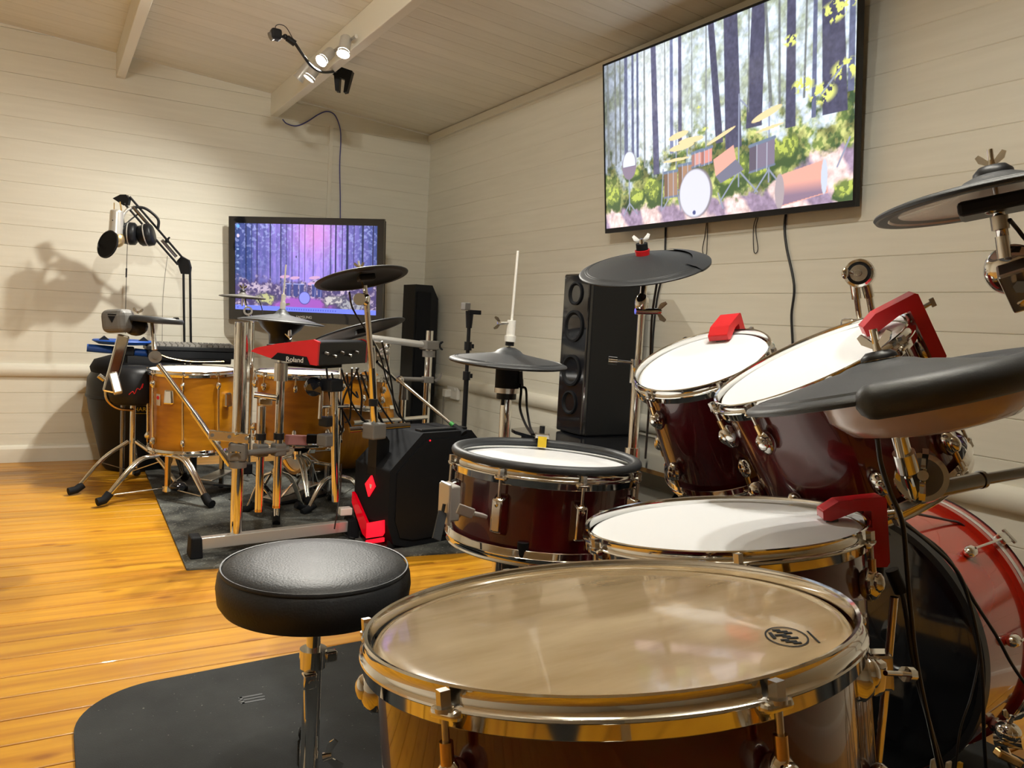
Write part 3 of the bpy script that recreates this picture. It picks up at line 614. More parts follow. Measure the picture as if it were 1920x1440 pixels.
for deg in (235, 355, 115):          # legs of the nearest floor tom
    d = Vector((math.cos(R_(deg)), math.sin(R_(deg)), 0)); p = M1 @ (d * .232 + Vector((0, 0, -.20))); q = Vector((p.x, p.y, 0)); pr = MB().tube([p + Vector((0, 0, .1)), Vector((p.x, p.y, .08)), Vector((p.x, p.y, .0)) + d * .025 + Vector((0, 0, .02))], .0055, 8)
    l = part('leg', pr, 'chrome', d1); part('leg_bracket', MB().box(M1 @ (d * .218 + Vector((0, 0, -.20))), (.035, .035, .055), M1.to_3x3() @ Matrix.Rotation(R_(deg), 3, 'Z')), 'chrome', d1, bev=.006)
    part('rubber_foot', MB().cyl((p.x, p.y, .008), Vector((p.x, p.y, .035)), .014, n=12), 'blackm', l)
# badge-like chrome bracket at the right of the drum with its long screw
bp = atz(1650, 1265, .56); bp = at(1645, 1262, .47)
part('leg_bracket', MB().box(at(1638, 1268, .52), (.022, .022, .040)), 'chrome', d1, bev=.007)
part('thumb_screw', MB().cyl(at(1660, 1262, .50), at(1700, 1264, .50), .003, n=8).cyl(at(1697, 1264, .50), at(1709, 1265, .50), .0085, n=8), 'chrome', d1)

gz = Vector((.807, .789, .666)); gn = Vector((-.074, .107, .991)).normalized()
d2, M2 = drum('floor_tom', 'second floor tom with a clean white mesh head and dark red clamp', gz - gn * .0100, gn, .1835, .36, 'maroon', lugset(291, 6))
for deg in (200, 320, 80):
    d = Vector((math.cos(R_(deg)), math.sin(R_(deg)), 0)); p = M2 @ (d * .205 + Vector((0, 0, -.20))); l = part('leg', MB().tube([p + Vector((0, 0, .1)), Vector((p.x, p.y, .08)), Vector((p.x, p.y, 0)) + d * .02 + Vector((0, 0, .02))], .0055, 8), 'chrome', d2)
    part('leg_bracket', MB().box(M2 @ (d * .195 + Vector((0, 0, -.20))), (.03, .03, .05), M2.to_3x3() @ Matrix.Rotation(R_(deg), 3, 'Z')), 'chrome', d2, bev=.005); part('rubber_foot', MB().cyl((p.x, p.y, .008), (p.x, p.y, .035), .014, n=12), 'blackm', l)
sz3 = Vector((.82, 1.26, .676)); sn3 = Vector((.034, 0, 1)).normalized()
d3, M3 = drum('snare_drum', 'maroon snare drum with a black rubber rim cover', sz3 - sn3 * .016, sn3, .1725, .145, 'maroon', lugset(168, 8), lugstyle='box', cat='drum')
part('rim_cover', MB(True).lathe([(.160 + .0105 + .0095 * math.cos(a), .0135 + .0085 * math.sin(a)) for a in [2 * math.pi * i / 12 for i in range(12)]], n=96, close=True), 'rubber', d3)
def strainer():
    p = at(842, 940, 1.24); u = ray(842, 940).normalized(); mb = MB().box(p, (.022, .045, .062)); mb.box(p + Vector((-.012, -.01, 0)), (.006, .04, .072))
    part('snare_strainer', mb, 'silver', d3, bev=.004)
    q0 = at(830, 960, 1.22); q1 = at(818, 1012, 1.2); part('strap_tail', MB().bar(q0, q1, .016, .004, (0, 1, 0)).cyl(at(833, 945, 1.22), q0, .003, n=6), 'rubber', d3)
    b = at(882, 962, 1.075); b2 = at(908, 967, 1.075); part('butt_plate', MB().bar(at(858, 953, 1.072), at(888, 964, 1.065), .004, .016).bar(at(886, 962, 1.072), at(910, 968, 1.072), .016, .006), 'silver', d3, bev=.0015)
    for k in ((863, 955), (879, 961)): part('screw', MB().cyl(at(*k, 1.070), at(*k, 1.078), .0035, n=8), 'blackm', d3)
strainer()
def trigger(name, label, Mx, ang, r, matn, arm=.055, w=.036, L_=.055, cat='trigger', hi=.026):
    """L-shaped clip-on sensor: block over the head, arm down outside the hoop"""
    a = R_(ang); d = Vector((math.cos(a), math.sin(a), 0)); s = Vector((-d.y, d.x, 0)); t = thing(name, label, cat, Mx=Mx @ Matrix.Translation(d * r)); z = Vector((0, 0, 1))
    poly = [(-L_, .006), (-L_ + .01, .004), (-.008, .016), (.010, .016), (.010, -arm), (.026, -arm), (.030, -arm + .006), (.030, hi + .005), (.026, hi + .008), (-L_ * .6, hi + .004), (-L_, hi - .008)]
    body = MB(True); body.prism([(x, y) for x, y in poly], -s * w / 2, d, z, s * w)
    part('body', body, matn, t, bev=.0018)
    part('sensor_foot', MB(True).box(d * (-L_ + .013) + z * .002, (.016, .020, .010), Matrix.Rotation(a, 3, 'Z')), 'greyrub', t)
    part('clamp_screw', MB(True).cyl(d * .026 + z * .008, d * .044 + z * .010, .0035, n=8).box(d * .047 + z * .010, (.007, .003, .014), Matrix.Rotation(a, 3, 'Z')), 'steel', t)
    part('jack', MB(True).cyl(d * .020 - z * arm, d * .020 - z * (arm + .03), .007, .005, 12), 'black', t)
    # local verts are in world-drum space shifted: move into the trigger's frame
    return t
a_, r_ = hit(M2, 1640, 975)
trigger('drum_trigger', 'dark red clamp sensor on the rim of the second floor tom', M2, a_, .1835, 'redm', arm=.060, w=.034, L_=.052)
# snare clip sensor (yellow and chrome)
a_, r_ = hit(M3, 1008, 826); d_ = Vector((math.cos(R_(a_)), math.sin(R_(a_)), 0))
t = thing('clip_sensor', 'small chrome clip with a yellow tab on the snare rim', 'sensor', Mx=M3 @ Matrix.Translation(d_ * .165 + Vector((0, 0, .018))))
R3 = Matrix.Rotation(R_(a_), 3, 'Z')
part('clip', MB(True).box((0, 0, .012), (.026, .030, .010), R3).box(d_ * .016 + Vector((0, 0, -.004)), (.004, .028, .034), R3), 'steel', t, bev=.003)
part('tab', MB(True).box(-d_ * .013 + Vector((0, 0, 0)), (.005, .018, .022), R3), 'yellow', t)
part('plug', MB(True).cyl(d_ * .02 + Vector((0, 0, .0)), d_ * .02 + Vector((0, 0, .03)), .006, n=10), 'black', t)
# snare stand
t = thing('snare_stand', 'steel snare stand with flat folding legs under the maroon snare', 'stand', (.84, 1.25, 0))
part('centre_tube', MB().cyl((.84, 1.25, .10), (.84, 1.25, .40), .012, n=16).cyl((.84, 1.25, .36), (.84, 1.25, .41), .022, n=16), 'steel', t)
part('basket', MB().ball((.84, 1.25, .44), .024), 'black', t)
for k in range(3):
    a = R_(100 + 120 * k); d = Vector((math.cos(a), math.sin(a), 0)); c = Vector((.84, 1.25, 0)); l = part('basket_arm', MB().bar(c + Vector((0, 0, .44)), c + d * .175 + Vector((0, 0, .495)), .016, .006).bar(c + d * .175 + Vector((0, 0, .49)), c + d * .182 + Vector((0, 0, .535)), .012, .006, d), 'steel', t)
    part('rubber_tip', MB().cyl(c + d * .182 + Vector((0, 0, .52)), c + d * .182 + Vector((0, 0, .55)), .010, n=10), 'blackm', l)
    a = R_(172 + 120 * k); d = Vector((math.cos(a), math.sin(a), 0)); l = part('leg', MB().bar(c + Vector((0, 0, .36)) + d * .02, c + d * .30 + Vector((0, 0, .03)), .020, .006), 'steel', t)
    part('brace', MB().bar(c + Vector((0, 0, .12)), c + d * .20 + Vector((0, 0, .145)), .014, .004), 'steel', l)
    part('rubber_foot', MB().box(c + d * .305 + Vector((0, 0, .022)), (.05, .026, .028), Matrix.Rotation(a, 3, 'Z')), 'blackm', l, bev=.006)
part('wing_screw', wingnut(MB(), (.815, 1.235, .385), (-1, -.3, 0), .018, side=(0, 0, 1)), 'black', t)
# rack toms
an = Vector((-.466, -.025, .885)).normalized(); ac = Vector((1.128, 1.191, .871))
d4, M4 = drum('rack_tom', 'smaller maroon rack tom with a white mesh head, further one', ac - an * .0100, an, .1335, .235, 'maroon', [178, 238, 298, 358, 58, 118])
bn = Vector((-.447, .234, .863)).normalized(); bc = Vector((1.070, .886, .888))
d5, M5 = drum('rack_tom', 'larger maroon rack tom with a bright red clamp standing at its top', bc - bn * .0100, bn, .157, .225, 'maroon', [187, 232, 277, 322, 7, 52, 97, 142])
part('badge', MB(True).ball(Vector((math.cos(R_(300)), math.sin(R_(300)), 0)) * .155 + Vector((0, 0, -.15)), .018, (.5, .5, 1.2)), 'chrome', d5)
a_, r_ = hit(M4, 1375, 617); trigger('drum_trigger', 'red block sensor on the far rim of the smaller rack tom', M4, a_, .1335, 'red', arm=.05, w=.044, L_=.048)
a_, r_ = hit(M5, 1712, 596); trigger('drum_trigger', 'bright red clamp sensor hooked over the larger rack tom', M5, a_, .157, 'red', arm=.078, w=.036, L_=.062, hi=.03)
# tom holder with two tubes
t = thing('tom_holder', 'chrome double tube tom holder with a round ratchet joint against the wall', 'holder', at(1630, 640, 1.02))
q = at(1612, 513, 1.02); v_ = -ray(1612, 513).normalized(); hx = (v_ + Vector((-.25, 0, .05))).normalized()
part('ratchet', MB().cyl(q - hx * .018, q + hx * .010, .028, n=32).lathe([(.028, .008), (.0265, .014), (.022, .015)], q, hx, 32), 'chrome', t)
part('ratchet_face', MB().lathe([(.0225, .0125), (.0225, .0145), (.0, .0145)], q, hx, 28), 'black', t)
part('bolt', MB().lathe([(.0165, .0145), (.0160, .0175), (.0065, .018), (.0055, .021), (0, .0215)], q, hx, 24), 'steel', t)
part('wing_bolt', MB().cyl(q - hx * .01, at(1588, 510, 1.02), .004).ball(at(1585, 512, 1.02), .009, (1, .6, 1.3)), 'chrome', t)
part('tube', MB().cyl(at(1602, 528, 1.03), at(1612, 600, 1.035), .0055).cyl(at(1602, 530, 1.03), at(1606, 560, 1.03), .0088), 'chrome', t)
part('tube', MB().cyl(at(1624, 525, 1.02), at(1638, 600, 1.02), .0068).cyl(at(1623, 530, 1.02), at(1630, 556, 1.02), .0098), 'chrome', t)
part('mounting_block', MB().box(at(1598, 612, 1.04), (.04, .03, .03)).cyl(at(1620, 600, 1.03), (1.50, 1.09, .58), .011), 'chrome', t, bev=.006)
# bass drum
kc = Vector((1.46, 1.06, .292)); ky = .17; kd = Vector((math.cos(ky), math.sin(ky), 0)); Lk = .25
zx = Vector((0, 0, 1)); Mx = Matrix((zx.cross(-kd).normalized() * -1, (-kd).cross(zx.cross(-kd).normalized() * -1), -kd)).transposed().to_4x4(); Mx.translation = kc
t = thing('bass_drum', 'red lacquered bass drum with silver striped hoop, lower right', 'drum', Mx=Mx)
rk = .278
part('shell', MB(True).lathe([(rk - .008, -.002), (rk, -.002), (rk, -Lk), (rk - .008, -Lk)], n=128, close=True), 'kickred', t)
part('batter_head', MB(True).lathe([(0, .004), (rk - .02, .004), (rk - .006, 0)], n=96), 'gloss', t)
part('batter_hoop', MB(True).lathe([(rk - .004, -.012), (rk + .006, -.012), (rk + .006, .012), (rk - .006, .012)], n=128, close=True), 'black', t)
hp = part('front_hoop', MB(True).lathe([(rk - .004, -Lk + .015), (rk + .012, -Lk + .015), (rk + .012, -Lk - .042), (rk - .004, -Lk - .042)], n=128, close=True, smooth=False), 'kickred', t)
part('silver_inlay', MB(True).lathe([(rk + .0125, -Lk - .002), (rk + .0133, -Lk - .003), (rk + .0133, -Lk - .016), (rk + .0125, -Lk - .017)], n=128), 'silver', hp)
part('hoop_edge', MB(True).lathe([(rk + .0125, -Lk - .040), (rk + .0145, -Lk - .041), (rk + .0125, -Lk - .044)], n=128), 'black', hp)
part('front_head', MB(True).lathe([(rk - .004, -Lk - .01), (0, -Lk - .012)], n=64), 'gloss', t)
for k in range(10):
    a = 2 * math.pi * k / 10 + R_(13); d = Vector((math.cos(a), math.sin(a), 0)); R3 = Matrix.Rotation(a, 3, 'Z')
    l = part('lug', MB(True).ball(d * (rk + .010) + Vector((0, 0, -Lk * .5)), .017, (.8, .8, 1.25), 12), 'chrome', t)
    part('tension_rod', MB(True).cyl(d * (rk + .022) + Vector((0, 0, -Lk * .5)), d * (rk + .022) + Vector((0, 0, -Lk - .05)), .003, n=8), 'chrome', l)
    part('claw', MB(True).box(d * (rk + .018) + Vector((0, 0, -Lk - .03)), (.016, .026, .034), R3), 'chrome', l, bev=.004)
    part('key_handle', MB(True).box(d * (rk + .022) + Vector((0, 0, -Lk - .062)), (.006, .036, .012), R3), 'steel', l, bev=.002)
for s in (-1, 1): part('spur', MB(True).cyl(Vector((0, 0, 0)) + Mx.inverted().to_3x3() @ (Vector((-kd.y, kd.x, 0)) * .27 * s + Vector((0, 0, -.10)) + kd * .1), Mx.inverted().to_3x3() @ (Vector((-kd.y, kd.x, 0)) * .33 * s + Vector((0, 0, -.278)) + kd * .17), .007), 'chrome', t)
# bass pedal
pz = Vector((1.20, .98, .01)); t = thing('bass_pedal', 'chrome and black bass drum pedal in the lower right corner', 'pedal', pz)
part('base_plate', MB().bar(pz + Vector((-.28, -.03, .006)), pz + Vector((.12, .01, .006)), .09, .008), 'black', t)
part('footboard', MB().bar(pz + Vector((-.27, -.03, .02)), pz + Vector((.02, 0, .075)), .075, .008), 'steel', t, bev=.003)
for s in (-.05, .05): part('upright', MB().bar(pz + Vector((.04, s, .01)), pz + Vector((.04, s, .17)), .022, .016, (1, 0, 0)), 'chrome', t, bev=.003)
part('axle', MB().cyl(pz + Vector((.04, -.07, .165)), pz + Vector((.04, .07, .165)), .008).ball(pz + Vector((.04, -.075, .165)), .022), 'chrome', t)
part('beater', MB().cyl(pz + Vector((.04, 0, .165)), pz + Vector((.09, 0, .29)), .004).cyl(pz + Vector((.075, 0, .29)), pz + Vector((.115, 0, .275)), .022, n=20), 'white', t)
t = thing('clamp_cluster', 'heavy chrome rack clamp among cables in the bottom right corner', 'clamp', at(1890, 1395, .72))
part('clamp_body', MB().ball(at(1890, 1372, .72), .022, (1, 1, .8)).cyl(at(1865, 1385, .74), at(1918, 1392, .70), .012), 'chrome', t)
part('wing_bolt', wingnut(MB(), at(1893, 1352, .72), (0, -.3, 1), .014, side=(1, -.6, 0)), 'chrome', t)
part('clamp_jaw', MB().bar(at(1868, 1410, .72), at(1912, 1432, .70), .018, .014), 'brass', t, bev=.003)
t = thing('splitter_box', 'small white tag hanging on cables at the bottom edge, right of the nearest tom', 'tag', at(1752, 1436, .62))
part('tag', MB().box(at(1751, 1436, .62), (.016, .004, .022)).box(at(1778, 1440, .62), (.012, .004, .02)), 'white', t, bev=.002)
part('tag_stripe', MB().box(at(1800, 1437, .62), (.006, .005, .012)), 'yellow', t)

# ------------------------------------------------------------------ cymbals and stands of the front kit
cA, MA = cymbal('cymbal_pad', 'grey rubber cymbal pad with a red collar below the wall television', (1.286, 1.581, 1.078), (-.318, -.148, .937), .163, drop=.024, bh=.006, bell=.032, nut=False, side=(1, -.6, 0))
zt = .030
part('collar', MB(True).lathe([(.0165, zt - .006), (.0185, zt + .012), (.0165, zt + .0125), (.0155, zt + .004), (.0, zt + .004)], n=32), 'red', cA, 'red plastic collar')
part('felt', MB(True).cyl((0, 0, zt + .003), (0, 0, zt + .028), .0145, n=24), 'blackm', cA)
part('wing_nut', wingnut(MB(True), (0, 0, zt + .027), (0, 0, 1), .0155, side=MA.inverted().to_3x3() @ Vector((.86, -.5, .1))), 'chrome', cA)
# ridged outer step
part('ridged_band', MB(True).lathe([(.120, .013), (.150, .0062), (.1645, -.001), (.1645, -.006), (.158, -.0075)], n=40, a0=R_(-75), a1=R_(20)), 'rubber', cA)
t = thing('cymbal_stand', 'chrome cymbal stand holding the pad with the red collar', 'stand', (1.29, 1.585, 0)); p0 = Vector((1.290, 1.583, 0))
part('upper_rod', MB().cyl(MA @ Vector((0, 0, .02)), MA @ Vector((0, 0, -.035)), .005).cyl(MA @ Vector((0, 0, -.03)), p0 + Vector((0, 0, .98)), .009), 'chrome', t)
part('tilter', MB().ball(p0 + Vector((0, 0, .985)), .020, (1, .8, 1.4)).cyl(p0 + Vector((-.02, 0, .965)), p0 + Vector((.035, -.02, .968)), .008), 'chrome', t)
part('wing_bolt', wingnut(MB(), p0 + Vector((.030, -.018, .968)), (.9, -.4, 0), .018, side=(0, 0, 1)), 'chrome', t)
part('upper_tube', MB().cyl(p0 + Vector((0, 0, .78)), p0 + Vector((0, 0, .975)), .0085, n=20), 'chrome', t)
part('middle_tube', MB().cyl(p0 + Vector((0, 0, .55)), p0 + Vector((0, 0, .80)), .0125, n=20), 'chrome', t)
part('middle_collar', MB().cyl(p0 + Vector((0, 0, .785)), p0 + Vector((0, 0, .845)), .0185, n=20).cyl(p0 + Vector((-.01, 0, .835)), p0 + Vector((-.055, .03, .837)), .0045).cyl(p0 + Vector((-.048, .025, .837)), p0 + Vector((-.066, .037, .838)), .011), 'chrome', t)
part('lower_tube', MB().cyl(p0 + Vector((0, 0, .10)), p0 + Vector((0, 0, .56)), .0155, n=20), 'chrome', t)
cc_ = part('memory_clamp', MB().cyl(p0 + Vector((0, 0, .545)), p0 + Vector((0, 0, .62)), .021, .019, n=20), 'chrome', t)
part('printed_band', MB().cyl(p0 + Vector((0, 0, .530)), p0 + Vector((0, 0, .546)), .0215, n=20), 'black', t)
vv = Vector((-.63, -.77, 0)); text('lettering', 'MAPEX', .011, 'silver', t, p0 + vv * .0222 + Vector((0, 0, .538)), (.77, -.63, 0), (0, 0, 1))
tripod(t, p0.x, p0.y, .22, .30, R_(20), .08, .008)
# hi-hat
hh = Vector((.960, 1.667, .0))
cH, MH = cymbal('hi_hat_pad', 'grey rubber hi-hat pad on a black sensor body beside the snare', (.960, 1.667, .829), (.010, -.05, .998), .143, drop=.016, bh=.016, bell=.034, nut=False, th=.010, underbox=False, cat='hi-hat')
part('clutch', MB(True).cyl((0, 0, .036), (0, 0, .046), .0105, n=24), 'black', cH)
part('clutch_nut', MB(True).cyl((0, 0, .046), (0, 0, .060), .0135, n=28), 'white', cH)
part('clutch_tube', MB(True).cyl((0, 0, .060), (0, 0, .097), .0105, n=24), 'white', cH)
part('clutch_screw', MB(True).cyl((-.008, 0, .090), (-.028, .01, .088), .004, n=10), 'steel', cH)
part('wing_screw', wingnut(MB(True), (-.024, .008, .088), (-.93, .35, 0), .011, side=(0, 0, 1)), 'chrome', cH)
part('pull_rod', MB(True).cyl((0, 0, -.2), (0, 0, .262), .0031, n=12), 'white', cH)
t = thing('hi_hat_stand', 'chrome hi-hat stand with a black sensor cylinder, behind the snare', 'stand', hh)
part('sensor_body', MB().cyl(hh + Vector((0, 0, .762)), hh + Vector((0, 0, .815)), .029, n=36), 'blackm', t)
part('sensor_band', MB().cyl(hh + Vector((0, 0, .751)), hh + Vector((0, 0, .763)), .0298, n=36), 'steel', t)
part('sensor_base', MB().cyl(hh + Vector((0, 0, .736)), hh + Vector((0, 0, .752)), .024, n=36), 'black', t)
part('connector', MB().cyl(hh + Vector((.022, -.022, .805)), hh + Vector((.024, -.024, .775)), .006).cyl(hh + Vector((.030, -.012, .785)), hh + Vector((.032, -.012, .765)), .007), 'black', t)
part('drum_key_screw', MB().cyl(hh + Vector((-.014, -.008, .738)), hh + Vector((-.014, -.008, .722)), .004), 'black', t)
part('tube', MB().cyl(hh + Vector((0, 0, .12)), hh + Vector((0, 0, .737)), .0135, n=24), 'chrome', t)
tripod(t, hh.x, hh.y, .20, .26, R_(200), .06, .007)
part('footboard', MB().bar(hh + Vector((-.28, -.1, .02)), hh + Vector((-.02, 0, .06)), .08, .008), 'steel', t)
# large near cymbal on the right, over the larger rack tom
nN = Vector((-.1625, .2185, .962)).normalized(); cN = Vector((.862, .597, .872))
cB, MBx = cymbal('cymbal_pad', 'big grey cymbal pad with thick rounded rim at the right edge', cN, nN, .163, drop=.019, bh=.010, bell=.047, nut=False, th=.010, m='rubber', under='rubber')
a0_, r0_ = hit(MBx, 1565, 800); rimr = .0192
def arc_tube(R, z, r, a0, a1, n=60):
    mb = MB(True); pts = [Vector((R * math.cos(a0 + (a1 - a0) * i / n), R * math.sin(a0 + (a1 - a0) * i / n), z)) for i in range(n + 1)]
    mb.tube(pts, r, 14, smoothpath=False); mb.ball(pts[0], r, n=14); mb.ball(pts[-1], r, n=14); return mb
part('thick_rim', arc_tube(.154, -.008, rimr, R_(a0_), R_(a0_ + 170)), 'rubber', cB)
part('lower_dome', MB(True).lathe([(.118, -.012), (.112, -.036), (.09, -.056), (.05, -.064), (0, -.066)], (.030, -.030, 0), n=72), 'paleplastic', cB)
part('felt_washer', MB(True).lathe([(0, .040), (.014, .039), (.020, .034), (.021, .030), (0, .030)], n=28), 'black', cB)
part('stand_tip', MB(True).cyl((0, 0, -.09), (0, 0, .066), .0045), 'chrome', cB)
sd = MBx.inverted().to_3x3() @ Vector((.25, -.95, 0)); part('wing_nut', wingnut(MB(True), (0, 0, .040), (0, 0, 1), .014, .005, side=sd), 'chrome', cB)
# its stand
t = thing('cymbal_stand', 'chrome boom stand with a big round tilter under the big grey cymbal pad', 'stand', at(1720, 900, .60))
q = at(1727, 897, .60); ht = (-ray(1727, 897).normalized() + Vector((.1, 0, .1))).normalized()
part('upper_tube', MB().cyl(MBx @ Vector((0, 0, -.02)), at(1700, 868, .595), .0095, n=20).cyl(at(1694, 848, .595), at(1703, 882, .595), .0130, n=20), 'chrome', t)
part('tilter', MB().cyl(q - ht * .012, q + ht * .010, .031, n=36), 'chrome', t)
part('tilter_disc', MB().cyl(q + ht * .010, q + ht * .014, .024, n=32), 'grey', t)
part('wing_screw', wingnut(MB(), q + ht * .014, ht, .022, .007, side=(0, 0, 1)), 'chrome', t)
part('yoke', MB().bar(at(1697, 880, .60), at(1712, 930, .605), .010, .028, ht), 'chrome', t, bev=.004)
part('socket', MB().cyl(at(1752, 918, .60), at(1838, 900, .588), .0110, n=24).cyl(at(1836, 900, .588), at(1842, 899, .587), .0120, n=24), 'dkchrome', t)
part('boom_tube', MB().cyl(at(1838, 900, .588), at(2150, 845, .53), .0078, n=24), 'dkchrome', t)
pb = at(2150, 845, .53); part('upright', MB().cyl((pb.x, pb.y, .05), (pb.x, pb.y, pb.z + .03), .013), 'chrome', t); tripod(t, pb.x, pb.y, .25, .16, .3)
# upper right cymbal, seen from below
nR = Vector((-.114, .165, .98)).normalized(); cR_ = Vector((1.2, .679, 1.143))
cC, MC = cymbal('cymbal_pad', 'grey cymbal pad seen from below at the upper right edge', cR_, nR, .166, drop=.016, bh=.018, bell=.05, th=.009, under='paleplastic', side=(.3, -.9, 0), underbox=False)
part('underside_ring', MB(True).lathe([(.118, .002), (.130, -.004), (.163, -.0095), (.163, -.006)], n=72), 'greyrub', cC)
part('trigger_box', MB(True).box((.0, .0, -.014), (.085, .10, .022), Matrix.Rotation(.5, 3, 'Z')), 'black', cC, bev=.006)
part('felt_cup', MB(True).lathe([(0, .046), (.018, .044), (.026, .036), (.027, .030), (.0, .030)], n=32), 'black', cC)
t = thing('cymbal_stand', 'chrome stand with a half round tilter under the upper right cymbal pad', 'stand', at(1900, 520, .66))
part('upper_tube', MB().cyl(MC @ Vector((0, 0, -.02)), at(1887, 476, .675), .0085, n=20).cyl(MC @ Vector((0, 0, -.060)), MC @ Vector((0, 0, -.092)), .0092, n=20), 'chrome', t)
part('sleeve', MB().cyl(MC @ Vector((0, 0, -.03)), MC @ Vector((0, 0, -.050)), .012, n=20).ball(at(1856, 391, .67), .009), 'steel', t)
q = at(1898, 506, .665); ht = (-ray(1898, 506).normalized() + Vector((-.2, 0, -.1))).normalized()
part('tilter', MB().lathe([(.036, -.012), (.038, 0), (.034, .010), (.022, .018), (0, .021)], q, ht, 36), 'chrome', t)
part('jaw', MB().bar(at(1896, 500, .640), at(1928, 570, .640), .040, .030, ht).bar(at(1915, 545, .640), at(1990, 590, .63), .035, .03, ht), 'steel', t, bev=.004)
part('bolt', MB().cyl(at(1913, 538, .628), at(1913, 538, .615), .009, n=6), 'dkchrome', t)
part('boom_tube', MB().cyl(at(1940, 560, .655), at(2500, 790, .42), .009), 'chrome', t)
pb = at(2500, 790, .42); part('upright', MB().cyl((pb.x, pb.y, .05), (pb.x, pb.y, pb.z + .03), .013), 'chrome', t); tripod(t, pb.x, pb.y, .25, .16, 1.3)
# cables of the front kit
def cable(label, pts, r=.0028, m='cable', cat='cable', name='cable', group=None, plug=None):
    P = [Vector(p) for p in pts]
    t = thing(name, label, cat, P[-1], group) if plug else None
    if plug: part('lead', MB().tube(P, r, 8), m, t); part('plug', MB().tube([P[0], P[0].lerp(P[1], .5), P[1]], plug, 10), 'black', t); return t
    return solo(name, MB().tube(P, r, 8), m, label, cat, group)
cable('black cable hanging from the big grey cymbal pad across the larger rack tom', [at(1645, 822, .585), at(1652, 870, .585), at(1668, 920, .585), at(1692, 980, .59), at(1700, 1060, .60), at(1707, 1140, .60), at(1722, 1260, .60), at(1765, 1460, .60)], .0030)
cable('thicker black lead with a moulded plug below the dark red clamp', [at(1672, 1068, .66), at(1690, 1110, .65), at(1700, 1160, .64), at(1712, 1240, .63), at(1738, 1340, .62), at(1775, 1470, .62)], .0032, plug=.0095)
cable('black cable drooping over the bass drum shell from the tom stand', [at(1690, 975, .72), at(1745, 1020, .74), at(1790, 1065, .74), at(1812, 1110, .74), at(1832, 1190, .73), at(1842, 1270, .72), at(1845, 1380, .72), at(1850, 1460, .72)], .0032)
cable('thin black cable running down the bass drum beside the drooping one', [at(1700, 985, .76), at(1772, 1040, .76), at(1828, 1130, .75), at(1870, 1195, .74), at(1900, 1250, .73), at(1950, 1320, .72)], .0030)
cable('second thin cable looped low on the bass drum', [at(1782, 1050, .77), at(1818, 1130, .765), at(1836, 1215, .76), at(1822, 1300, .75), at(1800, 1370, .74), at(1790, 1460, .74)], .0018)
cable('black cable lying over the top of the bass drum hoop', [at(1700, 960, .95), at(1775, 975, .97), at(1805, 985, .97), at(1850, 1030, .95), at(1900, 1090, .93), at(1960, 1180, .90)], .0028)
cable('black cable leaving the upper right cymbal pad', [at(1893, 412, .66), at(1908, 430, .66), at(1930, 455, .65), at(1990, 500, .63)], .0030)
cable('black cable hanging from the hi-hat sensor towards the snare', [hh + Vector((.024, -.024, .775)), at(977, 735, 1.62), at(975, 765, 1.6), at(985, 795, 1.55), at(998, 815, 1.48)], .0032)
cable('second black cable looping from the hi-hat sensor', [hh + Vector((.032, -.012, .765)), at(986, 730, 1.62), at(988, 765, 1.6), at(994, 800, 1.55), at(1001, 815, 1.48)], .0030)
cable('black cable dropping from the cymbal stand with the red collar', [at(1232, 528, 1.6), at(1222, 600, 1.63), at(1219, 700, 1.66), at(1217, 760, 1.7), at(1210, 860, 1.7)], .0032)

# ------------------------------------------------------------------ right wall: tv cables, speaker, media stand
XC = XR - .006
cable('thick black power cable hanging from the wall television to the drums', [atx(1474, 395, XC), atx(1471, 425, XC), atx(1475, 465, XC), atx(1489, 535, XC), atx(1484, 590, XC), atx(1486, 640, XC), atx(1488, 720, XC)], .0042)
cable('black cable behind the pad with the red collar, hanging from the television', [atx(1248, 425, XC), atx(1245, 500, XC), atx(1232, 560, XC), atx(1224, 640, XC), atx(1220, 760, XC)], .0042)
cable('thin black cord loop below the television, right of the red collar', [atx(1421, 400, XC), atx(1413, 425, XC), atx(1413, 465, XC), atx(1416, 475, XC), atx(1421, 466, XC), atx(1417, 430, XC), atx(1422, 405, XC)], .0016)
cable('thin black cord loop touching the pad with the red collar', [atx(1325, 415, XC), atx(1322, 440, XC), atx(1317, 470, XC), atx(1324, 478, XC), atx(1326, 450, XC), atx(1327, 415, XC)], .0016)
Xs = 1.93; y1_, y2_ = 2.66, 2.86
t = thing('floor_speaker', 'tall black floorstanding speaker against the right wall', 'speaker', (2.02, 2.76, .47))
part('cabinet', MB().box((2.045, (y1_ + y2_) / 2, .805), (.26, .195, .67)), 'black', t, bev=.006)
fr = part('front_baffle', MB().box((Xs - .018, (y1_ + y2_) / 2, .805), (.03, .19, .665)), 'gloss', t, bev=.008)
for z, r in ((1.055, .048), (.92, .066), (.735, .066), (.60, .05)):
    part('driver', MB().lathe([(r, 0), (r, .006), (r * .86, .007), (r * .8, .001), (r * .25, -.012), (r * .2, -.004), (0, -.001)], (Xs - .034, (y1_ + y2_) / 2, z), (-1, 0, 0), 32), 'blackm', fr)
t = thing('floor_speaker', 'slim black speaker column standing in the far room corner', 'speaker', (2.10, 4.95, 0))
part('cabinet', MB().prism([(-.065, 0), (.10, 0), (.10, 1.05), (.055, 1.135), (-.065, 1.135)], (2.125, 5.03, 0), (1, 0, 0), (0, 0, 1), (0, -.20, 0)), 'black', t, bev=.004)
part('grille', MB().box((2.12, 4.825, .60), (.10, .012, .98)), 'blackm', t, bev=.003)
t = thing('media_stand', 'black glass media stand under the tall speaker', 'stand', (1.95, 2.2, 0))
